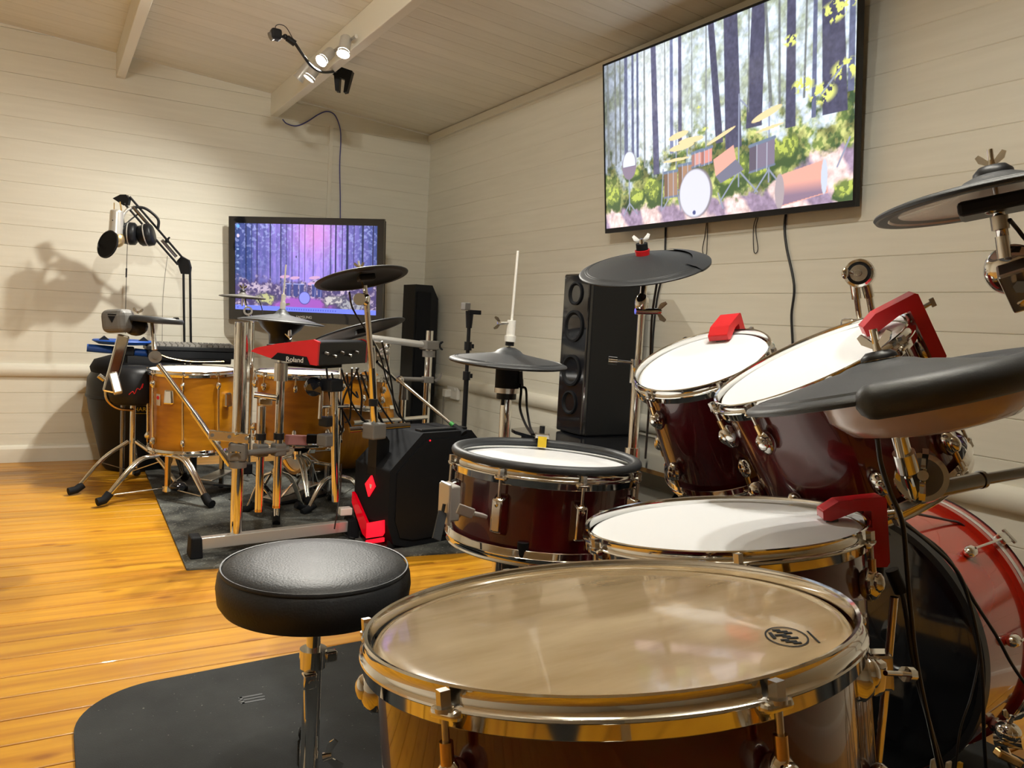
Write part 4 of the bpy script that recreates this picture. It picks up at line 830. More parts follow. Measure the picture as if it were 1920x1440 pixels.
def slab(z, th=.014): return MB().prism([(1.70, 1.60), (2.22, 1.60), (2.22, 2.96), (1.80, 2.96), (1.72, 2.93), (1.70, 2.86)], (0, 0, z), (1, 0, 0), (0, 1, 0), (0, 0, th))
part('top_shelf', slab(.455), 'gloss', t, bev=.003); part('middle_shelf', slab(.30), 'gloss', t, bev=.003); part('lower_shelf', slab(.06), 'gloss', t, bev=.003)
for x, y_ in ((1.76, 1.68), (2.16, 1.68), (1.76, 2.86), (2.16, 2.86)): part('leg', MB().bar((x, y_, 0), (x, y_, .456), .05, .03, (1, 0, 0)), 'black', t)
for y_ in (1.62, 2.2): part('side_brace', MB().bar((2.2, y_, .10), (2.2, y_ + .25, .44), .03, .01, (1, 0, 0)), 'black', t)
t = thing('subwoofer', 'black subwoofer cube on the floor behind the snare', 'speaker', (1.45, 1.95, 0))
part('cabinet', MB().box((1.45, 1.95, .185), (.40, .40, .35), Matrix.Rotation(.2, 3, 'Z')), 'black', t, bev=.008)
part('cone', MB().lathe([(.13, 0), (.13, .008), (.11, .008), (.03, -.03), (0, -.01)], (1.22, 1.90, .19), (-.98, -.2, 0), 32), 'blackm', t)
for k in range(4): a = R_(45 + 90 * k) + .2; part('foot', MB().cyl((1.45 + .24 * math.cos(a), 1.95 + .24 * math.sin(a), 0), (1.45 + .24 * math.cos(a), 1.95 + .24 * math.sin(a), .012), .02), 'blackm', t)
# socket
p = atx(850, 735, XR - .012)
t = thing('wall_socket', 'white double wall socket low on the right wall near the corner', 'socket', p)
part('face_plate', MB().box(p, (.022, .15, .09)), 'white', t, bev=.004)
part('plug', MB().box(p + Vector((-.03, .035, -.01)), (.045, .045, .05)), 'white', t, bev=.006)
part('switch', MB().box(p + Vector((-.013, -.04, .02)), (.006, .02, .014)), 'white', t)
cable('thin grey lead hanging from the wall socket', [p + Vector((-.05, .035, -.03)), p + Vector((-.05, .04, -.12)), p + Vector((-.04, .05, -.3)), p + Vector((-.03, .05, -.55))], .003, 'grey')
# small camera stand near right wall
cs = at(875, 700, 3.35); t = thing('camera_stand', 'thin black stand with a tiny action camera near the right wall', 'stand', (cs.x, cs.y, 0))
top = at(880, 575, 3.35)
part('lower_pole', MB().cyl((cs.x, cs.y, .03), (cs.x, cs.y, .66), .012), 'black', t)
part('upper_pole', MB().cyl((cs.x, cs.y, .60), (cs.x, cs.y, top.z - .03), .009), 'black', t)
for z in (.66, .80, .38): part('lock_collar', MB().cyl((cs.x, cs.y, z - .02), (cs.x, cs.y, z + .02), .018).box((cs.x + .018, cs.y, z), (.02, .014, .02)), 'black', t)
part('clamp', MB().cyl((cs.x, cs.y, top.z - .10), (cs.x, cs.y, top.z - .02), .014, .02).box((cs.x + .02, cs.y - .01, top.z - .025), (.06, .02, .02)), 'black', t)
part('action_camera', MB().box((cs.x - .022, cs.y, top.z + .0), (.03, .045, .035)), 'grey', t, bev=.004)
for k in range(3): a = R_(90 + 120 * k); part('leg', MB().tube([(cs.x, cs.y, .30), (cs.x + .13 * math.cos(a), cs.y + .13 * math.sin(a), .017)], .008, smoothpath=False), 'black', t)

# ------------------------------------------------------------------ webcam on the beam, blue cable, trunking
Yc = 4.10
t = thing('clamp_camera', 'black webcam on a bent gooseneck clamped to the ceiling beam', 'camera', at(640, 140, Yc))
part('clamp', MB().prism([(0, 0), (.055, -.015), (.03, -.12), (.012, -.125), (.018, -.06), (-.01, -.05), (-.012, -.12), (-.03, -.118), (-.04, -.04), (-.07, -.02), (-.07, -.005)], at(641, 126, Yc), (_c(YAW), -_s(YAW), 0), (0, 0, 1), (.02, .03, 0)), 'black', t, bev=.003)
gn = [at(630, 134, Yc - .05), at(604, 135, 3.85), at(584, 124, 3.70), at(566, 100, 3.62), at(552, 80, 3.60), at(545, 74, 3.60)]; Yc = 3.60
part('gooseneck', MB().tube(gn, .0065, 10), 'black', t)
part('ball_joint', MB().tube([at(553, 82, Yc), at(545, 76, Yc), at(538, 71, Yc)], .014, 10).ball(at(535, 69, Yc), .012).cyl(at(532, 69, Yc), at(524, 68, Yc), .006), 'black', t)
cb_ = part('camera_body', MB().box(at(517, 65, Yc), (.045, .05, .045)), 'black', t, bev=.01)
part('lens_hood', MB().cyl(at(511, 67, Yc), at(506, 69, Yc), .018, n=16), 'grey', cb_)
part('cord', MB().tube([at(517, 58, Yc), at(517, 49, Yc), at(525, 46, Yc), at(537, 52, Yc), at(550, 74, Yc), at(566, 100, Yc), at(590, 125, Yc)], .0018, 6), 'cable', t)
Yw = YB - .012
cable('blue grey cable looping from the beam end down to the corner television', [at(530, 224, Yw - .02), at(538, 232, Yw), at(556, 236, Yw), at(576, 228, Yw), at(598, 214, Yw), at(614, 209, Yw), at(628, 216, Yw), at(637, 238, Yw), at(639, 262, Yw), at(637, 310, Yw), at(638, 370, Yw), at(638, 410, Yw)], .0038, 'bluec')
q0, q1 = at(621, 236, YB), at(615, 410, YB)
solo('cable_trunking', MB().box(((q0.x + q1.x) / 2, YB - .006, (q0.z + q1.z) / 2), (.024, .012, q0.z - q1.z)), 'trim', 'narrow white cable trunking running down above the corner television', 'trunking', bev=.002)

# ------------------------------------------------------------------ microphone arm and headphones
Ym = 4.88
t = thing('boom_stand', 'black twin tube studio microphone arm behind the amber floor tom', 'microphone stand', at(352, 700, Ym))
b0, b1 = at(352, 660, Ym), at(350, 503, Ym)
part('table_clamp', MB().box(at(353, 668, Ym), (.06, .05, .05)).cyl(at(352, 690, Ym), at(352, 655, Ym), .012).cyl(at(353, 705, Ym), at(353, 690, Ym), .03), 'black', t, bev=.004)
sx_ = Vector((.016, -.01, 0))
part('lower_arm', MB().cyl(b0 - sx_, b1 - sx_, .0065).cyl(b0 + sx_, b1 + sx_, .0065), 'black', t)
el = at(346, 497, Ym); part('elbow', MB().prism([(-.045, .02), (-.02, .05), (.02, .03), (.032, -.01), (.028, -.05), (-.02, -.05)], el, (_c(YAW), -_s(YAW), 0), (0, 0, 1), (.012, .02, 0)), 'black', t, bev=.004)
u0, u1 = at(338, 490, Ym), at(238, 375, Ym - .08); sp = Vector((.013, 0, .019))
part('upper_arm', MB().cyl(u0 - sp, u1 - sp, .006).cyl(u0 + sp, u1 + sp, .006), 'black', t)
for k0_, k1_ in ((.08, .36), (.58, .9)): part('spring', MB().cyl(u0.lerp(u1, k0_), u0.lerp(u1, k1_), .009), 'dkchrome', t)
part('arm_peg', MB().cyl(at(308, 455, Ym), at(318, 445, Ym - .02), .005).box(at(313, 452, Ym), (.02, .02, .02)), 'black', t)
hd = at(232, 373, Ym - .08); part('arm_head', MB().prism([(-.060, .0), (-.02, .022), (.012, .024), (.028, .0), (.022, -.03), (.0, -.035), (-.03, -.018)], hd, (_c(YAW), -_s(YAW), 0), (0, 0, 1), (.012, .02, 0)), 'black', t, bev=.004)
part('pop_filter_arm', MB().tube([at(258, 402, Ym - .05), at(245, 412, Ym - .08), at(225, 430, Ym - .12), at(208, 446, Ym - .14)], .004, 8), 'black', t)
Yp = Ym - .10
t = thing('microphone', 'silver studio microphone hanging upside down from the black arm', 'microphone', at(220, 460, Yp))
part('body', MB().cyl(at(219, 398, Yp), at(217, 443, Yp), .033, .037, n=28).lathe([(.033, 0), (.031, .008), (.018, .013), (0, .013)], at(219, 398, Yp), (0, 0, 1), 28), 'silver', t)
part('mesh_grille', MB().ball(at(220, 449, Yp - .01), .037, (1, .9, 1.15)), 'gold', t)
part('yoke', MB().tube([at(225, 378, Yp), at(227, 390, Yp), at(228, 402, Yp)], .004, 8).cyl(at(214, 380, Yp), at(214, 400, Yp), .0025), 'brass', t)
part('set_screw', MB().cyl(at(211, 413, Yp - .025), at(211, 413, Yp - .032), .003), 'blackm', t)
t = thing('pop_filter', 'round black pop filter tilted in front of the silver microphone', 'filter', at(203, 480, Yp - .05)); q = at(202, 458, Yp - .06); ax = Vector((-.80, -.52, .22)).normalized()
xx, yy_, zz = frame(ax)
part('mesh_disc', MB().cyl(q - zz * .002, q + zz * .002, .070, n=40), 'blackm', t)
part('ring', MB().lathe([(.070, -.004), (.0755, -.004), (.0755, .004), (.070, .004)], q, ax, 40, close=True), 'black', t)
part('ring_stub', MB().cyl(q - xx * .072, at(184, 465, Yp - .06), .006, .003), 'black', t)
Yh = Ym - .07
t = thing('headphones', 'black and silver over ear headphones hung over the microphone arm', 'headphones', at(258, 462, Yh))
part('headband', MB().tube([at(232, 425, Yh), at(230, 408, Yh), at(237, 395, Yh), at(252, 389, Yh), at(270, 390, Yh), at(286, 400, Yh), at(297, 413, Yh), at(296, 430, Yh)], .0075, 10), 'black', t)
part('slider', MB().tube([at(229, 425, Yh - .01), at(229, 410, Yh - .01), at(236, 396, Yh - .01), at(246, 389, Yh - .01)], .008, 8), 'silver', t, 'silver side of the headband')
for (cx_, cy_), axx in (((242, 438), (.95, -.3, .02)), ((274, 441), (.92, -.35, .22))):
    q = at(cx_, cy_, Yh); a = Vector(axx).normalized(); l = part('ear_cup', MB().lathe([(0, -.042), (.044, -.040), (.055, -.028), (.058, -.004), (.061, .006), (.060, .030), (.050, .038), (0, .038)], q, a, 28), 'black', t)
    part('cup_ring', MB().lathe([(.0585, -.003), (.0618, -.001), (.0618, .003), (.0585, .005)], q, a, 28), 'silver', l)
cable('thin black lead hanging from the headphones, with a small inline control', [at(239, 456, Yh), at(238, 480, Yh), at(237, 515, Yh), at(236, 560, Yh), at(235, 625, Yh)], .0016)
solo('inline_remote', MB().cyl(at(237.2, 503, Yh), at(236.6, 520, Yh), .004), 'black', 'small black inline remote on the headphone lead', 'remote')
cable('thin grey lead hanging from the middle of the microphone arm', [at(314, 480, Ym - .01), at(309, 520, Ym), at(305, 570, Ym), at(304, 640, Ym)], .0014, 'grey')

# ------------------------------------------------------------------ keyboard and tray behind the amber tom
Yk = 4.50
uk = Vector((1, 0, 0))
t = thing('keyboard', 'black computer keyboard edge-on behind the amber floor tom', 'keyboard', at(360, 655, Yk)); k0, k1 = at(272, 652, Yk), at(440, 655, Yk - .0)
k0.z = k1.z = (k0.z + k1.z) / 2
kw = k1.x - k0.x; kc_ = (k0 + k1) / 2
part('case', MB().box(kc_ + Vector((0, .02, 0)), (kw, .18, .022)), 'black', t, bev=.004)
kr_ = random.Random(2)
for r0 in range(4):
    for i in range(15):
        part('key', MB().box(kc_ + Vector((-kw / 2 + .02 + i * (kw - .04) / 14, .085 - r0 * .04, .016 + .006 * (3 - r0) * .4)), (.026, .028, .012), None, .8), 'grey', t)
t = thing('keyboard_tray', 'black tray with rounded tube arms carrying the keyboard', 'tray', at(360, 690, Yk - .05)); q = at(370, 672, Yk - .05)
part('tube', MB().cyl(at(298, 672, Yk - .05), at(432, 676, Yk - .05), .022), 'black', t)
part('plate', MB().box(kc_ + Vector((0, .02, -.030)), (kw * .96, .20, .034)), 'blackm', t)
part('support', MB().box(q + Vector((.0, .02, -.03)), (.05, .05, .08)).cyl(q + Vector((0, .05, -.05)), (q.x, q.y + .05, .0), .018), 'black', t)
part('lower_cable', MB().tube([at(300, 665, Yk - .08), at(320, 672, Yk - .08), at(360, 678, Yk - .08), at(420, 678, Yk - .08)], .003, 6), 'brass', t)
# blue bar and plate
Yb_ = 4.50
t = thing('blue_bar', 'bar with two blue foam grips behind the slanted grey pad', 'bar', at(225, 670, Yb_))
part('rod', MB().cyl(at(165, 652, Yb_), at(300, 664, Yb_), .008), 'black', t)
part('grip', MB().cyl(at(163, 652, Yb_), at(210, 656, Yb_), .0195, n=20), 'blue', t); part('grip', MB().cyl(at(252, 660, Yb_), at(303, 665, Yb_), .0195, n=20), 'blue', t)
part('clamp', MB().box(at(231, 658, Yb_), (.10, .05, .045)).cyl(at(232, 680, Yb_), at(232, 650, Yb_), .018), 'black', t, bev=.005)
pq = at(232, 685, Yb_); part('post', MB().cyl((pq.x, pq.y, 0), pq, .012), 'dkchrome', t)
t = thing('blue_plate', 'flat dark blue tray with black clips above the blue grips', 'tray', at(230, 645, Yb_))
q = at(230, 641, Yb_); part('plate', MB().lathe([(0, .004), (.10, .004), (.135, .010), (.140, .004), (.11, -.012), (0, -.014)], q, (0, 0, 1), 40), 'blue', t)
for s in (-1, 1): part('clip', MB().prism([(-.02, 0), (.03, 0), (.005, .022)], q + Vector((s * .09, -.03, .008)), (1, 0, 0), (0, 0, 1), (0, .02, 0)), 'black', t)
# black drum case
cq = at(258, 862, 4.89); cq.z = 0
t = thing('drum_case', 'black tapered plastic drum case on the floor behind the amber tom', 'case', (cq.x, cq.y, 0))
part('body', MB().lathe([(0, .0), (.165, .0), (.18, .02), (.215, .18), (.250, .33), (.262, .42), (.258, .50), (.235, .54)], (cq.x, cq.y, 0), n=56), 'black', t)
part('lid', MB().lathe([(.240, .535), (.246, .56), (.225, .60), (.15, .625), (0, .635)], (cq.x, cq.y, 0), n=56), 'blackm', t)
part('rib', MB().lathe([(.259, .395), (.266, .40), (.266, .412), (.261, .417)], (cq.x, cq.y, 0), n=56), 'black', t)
vw = -ray(266, 768).normalized(); vw.z = 0; vw.normalize(); lp = Vector((cq.x, cq.y, 0)) + vw * .262; lp.z = at(266, 768, 4.62).z; ru = Vector((-vw.y, vw.x, 0))
lbl = part('label_frame', MB().bar(lp - ru * .03 + Vector((0, 0, .022)), lp + ru * .10 + Vector((0, 0, .022)), .003, .002).bar(lp - ru * .03 - Vector((0, 0, .022)), lp + ru * .10 - Vector((0, 0, .022)), .003, .002).bar(lp - ru * .03 - Vector((0, 0, .022)), lp - ru * .03 + Vector((0, 0, .022)), .003, .002, ru), 'yellow', t)
text('lettering', 'HARDCASE', .030, 'yellow', t, lp + ru * .055 + vw * .003, ru, (0, 0, 1))
# small black pad drum on tripod
Yt = 4.32; q = at(250, 722, Yt)
t = thing('practice_drum', 'small black drum with a red squiggle on a tripod stand', 'drum', (q.x, q.y, 0))
part('body', MB().lathe([(0, .095), (.07, .094), (.105, .085), (.118, .06), (.120, -.04), (.112, -.075), (.09, -.092), (0, -.095)], q, (0, 0, 1), 44), 'black', t)
part('bracket', MB().tube([q + Vector((-.125, -.02, -.01)), q + Vector((-.115, -.03, -.07)), q + Vector((-.07, -.03, -.11)), q + Vector((0, -.02, -.122))], .007, 8), 'brass', t)
vw = -ray(255, 722).normalized(); vw.z = 0; vw.normalize(); ru = Vector((-vw.y, vw.x, 0))
def onb(a, z): d = (vw * math.cos(a) + ru * math.sin(a)); return q + d * .1205 + Vector((0, 0, z))
part('squiggle', MB().tube([onb(-.15, -.035), onb(-.02, -.02), onb(.05, -.03), onb(.15, -.005), onb(.25, -.01), onb(.36, .018), onb(.33, -.003)], .0022, 6), 'redm', t)
part('post', MB().cyl((q.x, q.y, .07), q + Vector((0, 0, -.09)), .0125), 'chrome', t)
for k in range(3):
    a = R_(200 + 120 * k); d = Vector((math.cos(a), math.sin(a), 0)); c = Vector((q.x, q.y, 0)); f = c + d * .26 + Vector((0, 0, .025))
    l = part('leg', MB().tube([c + Vector((0, 0, .235)) + d * .02, c + d * .14 + Vector((0, 0, .16)), f], .010, 8), 'chrome', t)
    part('brace', MB().bar(c + Vector((0, 0, .085)), c + d * .15 + Vector((0, 0, .145)), .016, .004), 'steel', l); part('rubber_foot', MB().tube([f - d * .03 + Vector((0, 0, .02)), f, f + d * .035 - Vector((0, 0, .005))], .018, 10, smoothpath=False), 'blackm', l)
# grey pad head on slanted arm, and edge-on disc pad with its boom
Yg = 3.25
t = thing('grey_pad', 'grey rounded pad head on a slanted chrome arm left of the amber tom', 'pad', at(210, 745, Yg))
q = at(222, 602, Yg); R3 = Matrix.Rotation(-YAW, 3, 'Z') @ Matrix.Rotation(R_(-6), 3, 'Y')
part('head', MB().box(q, (.090, .10, .085), R3), 'greyrub', t, bev=.024, seg=4)
ru = Vector((_c(YAW), -_s(YAW), 0)); part('logo', MB().prism([(-.012, .012), (.014, .012), (.003, -.012)], q - Vector((_s(YAW), _c(YAW), 0)) * .052 + Vector((0, 0, .006)), ru, (0, 0, 1), (-.001 * _s(YAW), -.001, 0)).bar(q + ru * -.014 + Vector((-.025, -.044, .024)), q + ru * .016 + Vector((-.025, -.044, .024)), .004, .003), 'blackm', t)
part('knuckle', MB().ball(at(255, 612, Yg + .02), .042, (1, 1, .85)), 'black', t)
part('arm', MB().bar(at(232, 628, Yg), at(203, 735, Yg), .040, .030, (0, 1, 0)), 'chrome', t, bev=.006)
part('foot_bracket', MB().bar(at(212, 700, Yg), at(222, 738, Yg - .02), .03, .045, (0, 1, 0)).cyl(at(185, 704, Yg), at(196, 712, Yg), .009), 'steel', t, bev=.004)
q = at(292, 600, Yg); nrm = Vector((.05, .02, 1)).normalized()
t = thing('disc_pad', 'thin black round pad seen edge-on on a long chrome boom', 'pad', q)
part('disc', MB().lathe([(0, .012), (.08, .012), (.094, .008), (.098, 0), (.094, -.010), (0, -.014)], q, nrm, 56), 'rubber', t)
part('jack', MB().cyl(at(326, 599, Yg - .05), at(334, 599, Yg - .06), .008), 'black', t)
part('wing_nut', wingnut(MB(), at(258, 588, Yg), (.1, 0, 1), .013, side=(.9, -.4, 0)), 'chrome', t)
part('arm', MB().cyl(at(285, 606, Yg), at(290, 656, Yg - .02), .006, .010), 'chrome', t)
q2 = at(291, 669, Yg - .03); vwv = -ray(291, 669).normalized()
part('ring_joint', MB().cyl(q2 - vwv * .012, q2 + vwv * .012, .023, n=28).cyl(q2 + vwv * .012, q2 + vwv * .018, .009), 'steel', t)
bm = part('boom', MB().cyl(at(297, 683, Yg - .03), at(372, 785, 3.16), .0085).cyl(at(362, 772, 3.17), at(432, 872, 3.10), .0115), 'chrome', t)
part('inner_rod', MB().cyl(at(425, 862, 3.11), at(436, 878, 3.10), .007), 'steel', bm)

# ------------------------------------------------------------------ rack
Yr = 3.07; P0 = atz(440, 1035, 0)
t = thing('drum_rack', 'near chrome rack post with flat foot bar and grey clamps', 'rack', (P0.x, Yr, 0)); px_, py_ = .622, Yr
part('post', MB().cyl((px_, py_, .40), (px_, py_, .868), .0245, n=32), 'chrome', t); part('lower_post', MB().cyl((px_, py_, .03), (px_, py_, .42), .0215, n=32), 'chrome', t)
part('foot_bar', MB().bar((.488, 3.045, .052), (1.08, 3.12, .052), .035, .044), 'silver', t, bev=.003)
part('foot_cap', MB().box((.473, 3.043, .045), (.045, .09, .078), None, .85), 'blackm', t, bev=.006)
part('foot_cap', MB().box((1.09, 3.12, .045), (.045, .09, .078), None, .85), 'blackm', t, bev=.006)
part('clamp', clampblock((px_, py_, .385), .064, .07, -.4), 'greyrub', t, bev=.008)
part('collar', MB().cyl((px_, py_, .325), (px_, py_, .348), .032, n=28), 'greyrub', t)
part('wing_screw', wingnut(MB(), (px_ - .012, py_ - .036, .39), (-.4, -.9, 0), .013, side=(1, -.4, 0)), 'chrome', t)
part('flat_bar', MB().bar(at(392, 815, 3.10), at(468, 823, 3.02), .012, .036, (0, 0, 1)), 'chrome', t, bev=.002)
for k in ((398, 816), (430, 819), (462, 822)): part('bolt', MB().cyl(at(*k, 3.03), at(*k, 3.01), .007, n=12), 'steel', t)
for i, (xp, yt, yb, r) in enumerate(((527, 690, 950, .0165), (491, 762, 957, .0155))):
    a = at(xp, yt, 3.14); b = at(xp - (9 if i == 0 else 1), yb, 3.14); u = thing('rack_tube', ['chrome tube hanging under the red percussion module', 'shorter chrome tube clamped next to the near rack post'][i], 'tube', (a.x, a.y, b.z))
    part('tube', MB().cyl((a.x, a.y, b.z), (a.x, a.y, a.z), r, n=24), 'chrome', u); part('clamp', clampblock((a.x, a.y, .375), .05, .05, .3), 'greyrub', u, bev=.007)
    part('black_ring', MB().cyl((a.x, a.y, .415), (a.x, a.y, .44), r * 1.25, n=24), 'black', u); part('end_cap', MB().cyl((a.x, a.y, b.z - .004), (a.x, a.y, b.z + .006), r * 1.03, n=20), 'brass', u)
    if i == 0: part('top_sleeve', MB().cyl((a.x, a.y, a.z - .05), (a.x, a.y, a.z + .02), r * 1.6, n=24), 'steel', u)
    else:
        part('hinge', MB().box((a.x + .01, a.y, a.z + .02), (.05, .045, .03)).cyl((a.x - .03, a.y, a.z + .045), (a.x + .05, a.y - .02, a.z + .035), .012), 'chrome', u, bev=.004); part('wing_screw', wingnut(MB(), (a.x + .055, a.y, a.z + .02), (1, 0, .4), .016, side=(0, 0, 1)), 'chrome', u)
q0, q1 = Vector((px_, py_, .375)), at(540, 838, 3.14); solo('clamp_bar', MB().cyl(q0, (q1.x, q1.y, .375), .012), 'greyrub', 'short grey bar joining the three rack tube clamps', 'bar')
# far rack post and cross bar
Yf = 4.05; a = at(806, 620, Yf); fx = a.x
t = thing('drum_rack', 'far rack post by the right wall with a horizontal chrome bar', 'rack', (fx, Yf, 0))
part('post', MB().cyl((fx, Yf, .02), (fx, Yf, a.z + .0), .020, n=28), 'chrome', t)
l1, l0 = at(800, 647, Yf), at(712, 636, Yf + .02)
part('cross_bar', MB().cyl((fx - .02, Yf, l1.z), l0 + (l0 - l1) * .2, .019, n=24), 'silver', t)
part('clamp', clampblock((fx, Yf, l1.z), .085, .05, .2), 'grey', t, bev=.006); part('clamp_collar', MB().cyl((fx, Yf, l1.z - .065), (fx, Yf, l1.z - .03), .036, n=24), 'grey', t)
part('wing_screw', wingnut(MB(), (fx + .045, Yf - .02, l1.z), (1, -.3, 0), .018, side=(0, 0, 1)), 'black', t)
z2 = at(810, 712, Yf).z; part('lower_clamp', MB().box((fx, Yf, z2), (.055, .05, .035)).cyl((fx - .19, Yf - .02, z2 + .004), (fx, Yf, z2), .012).prism([(0, 0), (.02, .012), (.045, .04), (.035, .005), (.01, -.01)], (fx + .03, Yf - .02, z2), (1, -.2, 0), (0, 0, 1), (0, .006, 0)), 'grey', t, bev=.003)
part('foot_bar', MB().bar((fx - .1, Yf, .04), (fx + .12, Yf, .04), .03, .035), 'chrome', t)

# ------------------------------------------------------------------ red percussion module
A = at(594, 686, 3.02)                                   # near lower corner
B = at(470, 672, 3.24); Cc = at(712, 690, 3.12); B.z = A.z + .02; 
du = (B - A); du.z = 0; du.normalize(); dv = Vector((du.y, -du.x, 0))
wu, wv = (B - A).length, .40
t = thing('percussion_module', 'red and black percussion pad module on the rack', 'module', A + du * wu / 2 + dv * wv / 2)
Zv = Vector((0, 0, 1))
side = [(0, 0), (wu * .72, .018), (wu, .038), (wu * .93, .052), (wu * .6, .075), (.02, .100), (-.004, .092)]
part('body', MB().prism([(x, y - .002) for x, y in side], A + dv * .012, du, Zv, dv * (wv - .024)), 'black', t, bev=.006)
for s in (0, wv - .014): part('side_cheek', MB().prism(side, A + dv * s, du, Zv, dv * .016), 'red', t, 'red side cheek', bev=.003)
part('side_panel', MB().prism([(.028, -.002), (.045, .032), (wu * .58, .040), (wu * .68, .014)], A - dv * .004, du, Zv, dv * .006), 'blackm', t)
text('lettering', 'Roland', .028, 'white', t, A + du * (wu * .32) - dv * .0045 + Zv * .017, -du, Zv)
pdn = [(x, y + .004) for x, y in side[2:6]]
for i in range(3):
    for j in range(3):
        s0 = .03 + i * (wu * .8) / 3; f0 = .105 - (s0 + wu * .12) * .13
        part('pad', MB().box(A + du * (s0 + wu * .12) + dv * (.05 + j * (wv - .07) / 3 + .045) + Zv * (f0 - .012), (.08, .08, .008), Matrix((du, dv, Zv)).transposed()), 'rubber', t, bev=.002)
for k in range(5): part('jack_plug', MB().cyl(A + dv * (.05 + k * .06) + Zv * (.05 - .012 * (k % 2)) - du * .005, A + dv * (.05 + k * .06) + Zv * (.046 - .012 * (k % 2)) - du * .020, .0055, n=12), 'steel' if k % 2 else 'grey', t)
mcol = A + du * wu * .45 + dv * wv * .5
t = thing('module_stand', 'chrome post and black clamps below the red percussion module', 'stand', (at(628, 940, 3.15).x, 3.15, 0)); b = at(629, 940, 3.13)
part('post', MB().cyl((b.x, b.y, b.z), at(626, 712, 3.13), .0155, n=24), 'chrome', t)
part('mount_plate', MB().box(A + du * wu * .4 + dv * wv * .45 - Zv * .012, (.16, .16, .012), Matrix((du, dv, Zv)).transposed()), 'blackm', t)
part('clamp', clampblock(at(622, 722, 3.12), .07, .05, .5), 'black', t, bev=.006); part('clamp', clampblock(at(614, 790, 3.14), .055, .04, .5), 'black', t, bev=.006); part('clamp', clampblock(at(612, 825, 3.14), .06, .05, .5), 'greyrub', t, bev=.006)
part('lens_cap', MB().lathe([(0, .02), (.03, .012), (.038, -.01), (.034, -.03), (0, -.034)], at(588, 728, 3.12), (-.3, -.9, -.4), 28), 'gloss', t)
part('cross_rod', MB().cyl(at(604, 763, 3.12), at(652, 762, 3.16), .006).cyl(at(600, 785, 3.13), at(604, 720, 3.13), .009), 'chrome', t)
part('short_rod', MB().cyl(at(614, 760, 3.14), at(614, 800, 3.14), .008), 'chrome', t)
for i, (x0, y0, x1, y1, Yq, r, l) in enumerate([(640, 690, 646, 800, 3.6, .009, 'thin chrome rod behind the module post'), (757, 738, 755, 800, 3.7, .014, 'chrome stand post in front of the amber bass drum')]):
    t = thing('stand_post', l, 'post', at(x1, y1, Yq)); p0, p1 = at(x0, y0, Yq), at(x1, y1, Yq); part('tube', MB().cyl(p0, (p0.x, p0.y, .03), r, n=20), 'chrome', t)
    i += 1
    if i != 1: part('clamp', clampblock(Vector((p0.x, p0.y, p1.z - .02)), .075, .065, .4), 'greyrub', t, bev=.006)
    if i == 2: part('top_joint', MB().cyl((p0.x, p0.y, p0.z - .03), (p0.x, p0.y, p0.z + .05), .025, .018), 'dkchrome', t)
    tripod(t, p0.x, p0.y, .16, .16, .4 + i, .05, .007)
solo('rack_bar', MB().cyl(at(662, 793, 3.6), at(800, 782, 3.75), .011), 'chrome', 'low horizontal chrome bar in front of the amber bass drum', 'bar')
solo('rack_bar', MB().cyl(at(655, 806, 2.90), at(768, 797, 2.90), .011), 'dkchrome', 'darker horizontal bar just below the low chrome one', 'bar')
# long microphone boom with green tape
t = thing('microphone_boom', 'long thin chrome boom with a strip of green tape, slanting down to the black tower', 'boom', at(868, 815, 2.95)); e0, e1 = at(745, 710, 3.3), at(848, 796, 3.0)
part('tube', MB().cyl(e0, e1, .0075), 'steel', t); part('tape', MB().cyl(e0.lerp(e1, .97), e1 + (e1 - e0) * .05, .0095), 'green', t)
part('handle', MB().cyl(e1 + (e1 - e0) * .03, e1 + (e1 - e0) * .20, .0125, .017), 'blackm', t); part('swivel', MB().ball(at(750, 712, 3.3), .018), 'chrome', t)
t = thing('stand_boom', 'short chrome boom arm crossing left of the far rack post', 'boom', at(762, 722, 3.4))
part('tube', MB().cyl(at(707, 678, 3.35), at(742, 712, 3.4), .008).cyl(at(690, 630, 3.3), at(718, 672, 3.35), .0095), 'chrome', t); part('tip', MB().ball(at(714, 665, 3.33), .017, (1, 1, .8)).ball(at(725, 659, 3.33), .015), 'silver', t)

# ------------------------------------------------------------------ cymbals of the amber kit
nb = Vector((-.147, .234, .961)).normalized()
cymbal('cymbal_pad', 'large black cymbal pad tilted in front of the corner television', Vector((.971, 2.768, 1.052)), nb, .168, drop=.018, bh=.008, m='rubber', under='black', side=(1, 0, 0))
t = thing('cymbal_stand', 'chrome stand under the large tilted black cymbal pad', 'stand', at(698, 690, 2.8)); s0 = at(684, 535, 2.78)
part('upper_tube', MB().cyl(s0, at(689, 585, 2.78), .0085).cyl(at(687, 565, 2.78), at(697, 690, 2.80), .0105), 'steel', t)
part('tilter', MB().cyl(at(674, 561, 2.76), at(680, 561, 2.80), .022, n=24).ball(at(686, 562, 2.78), .016, (1, 1, 1.5)), 'chrome', t)
e1 = at(702, 802, 2.88); part('lower_tube', MB().cyl(at(696, 650, 2.80), e1, .0145), 'chrome', t); part('black_band', MB().cyl(at(700, 748, 2.85), at(700, 761, 2.85), .0175, n=20), 'black', t); part('clamp', clampblock(e1 + Vector((0, 0, -.012)), .07, .06, .4), 'greyrub', t, bev=.006)
cymbal('cymbal_pad', 'thin black cymbal pad tilted just above the red module', at(672, 620, 3.5), Vector((-.24, .24, .95)), .218, drop=.018, bh=.008, m='rubber', under='black', nut=False)
cymbal('cymbal_pad', 'small dark pad at the lower left of the corner television', at(455, 556, 4.35), Vector((.03, .02, 1)), .118, drop=.010, bh=.020, bell=.02, m='greyrub', under='black', side=(1, 0, 0), underbox=False)
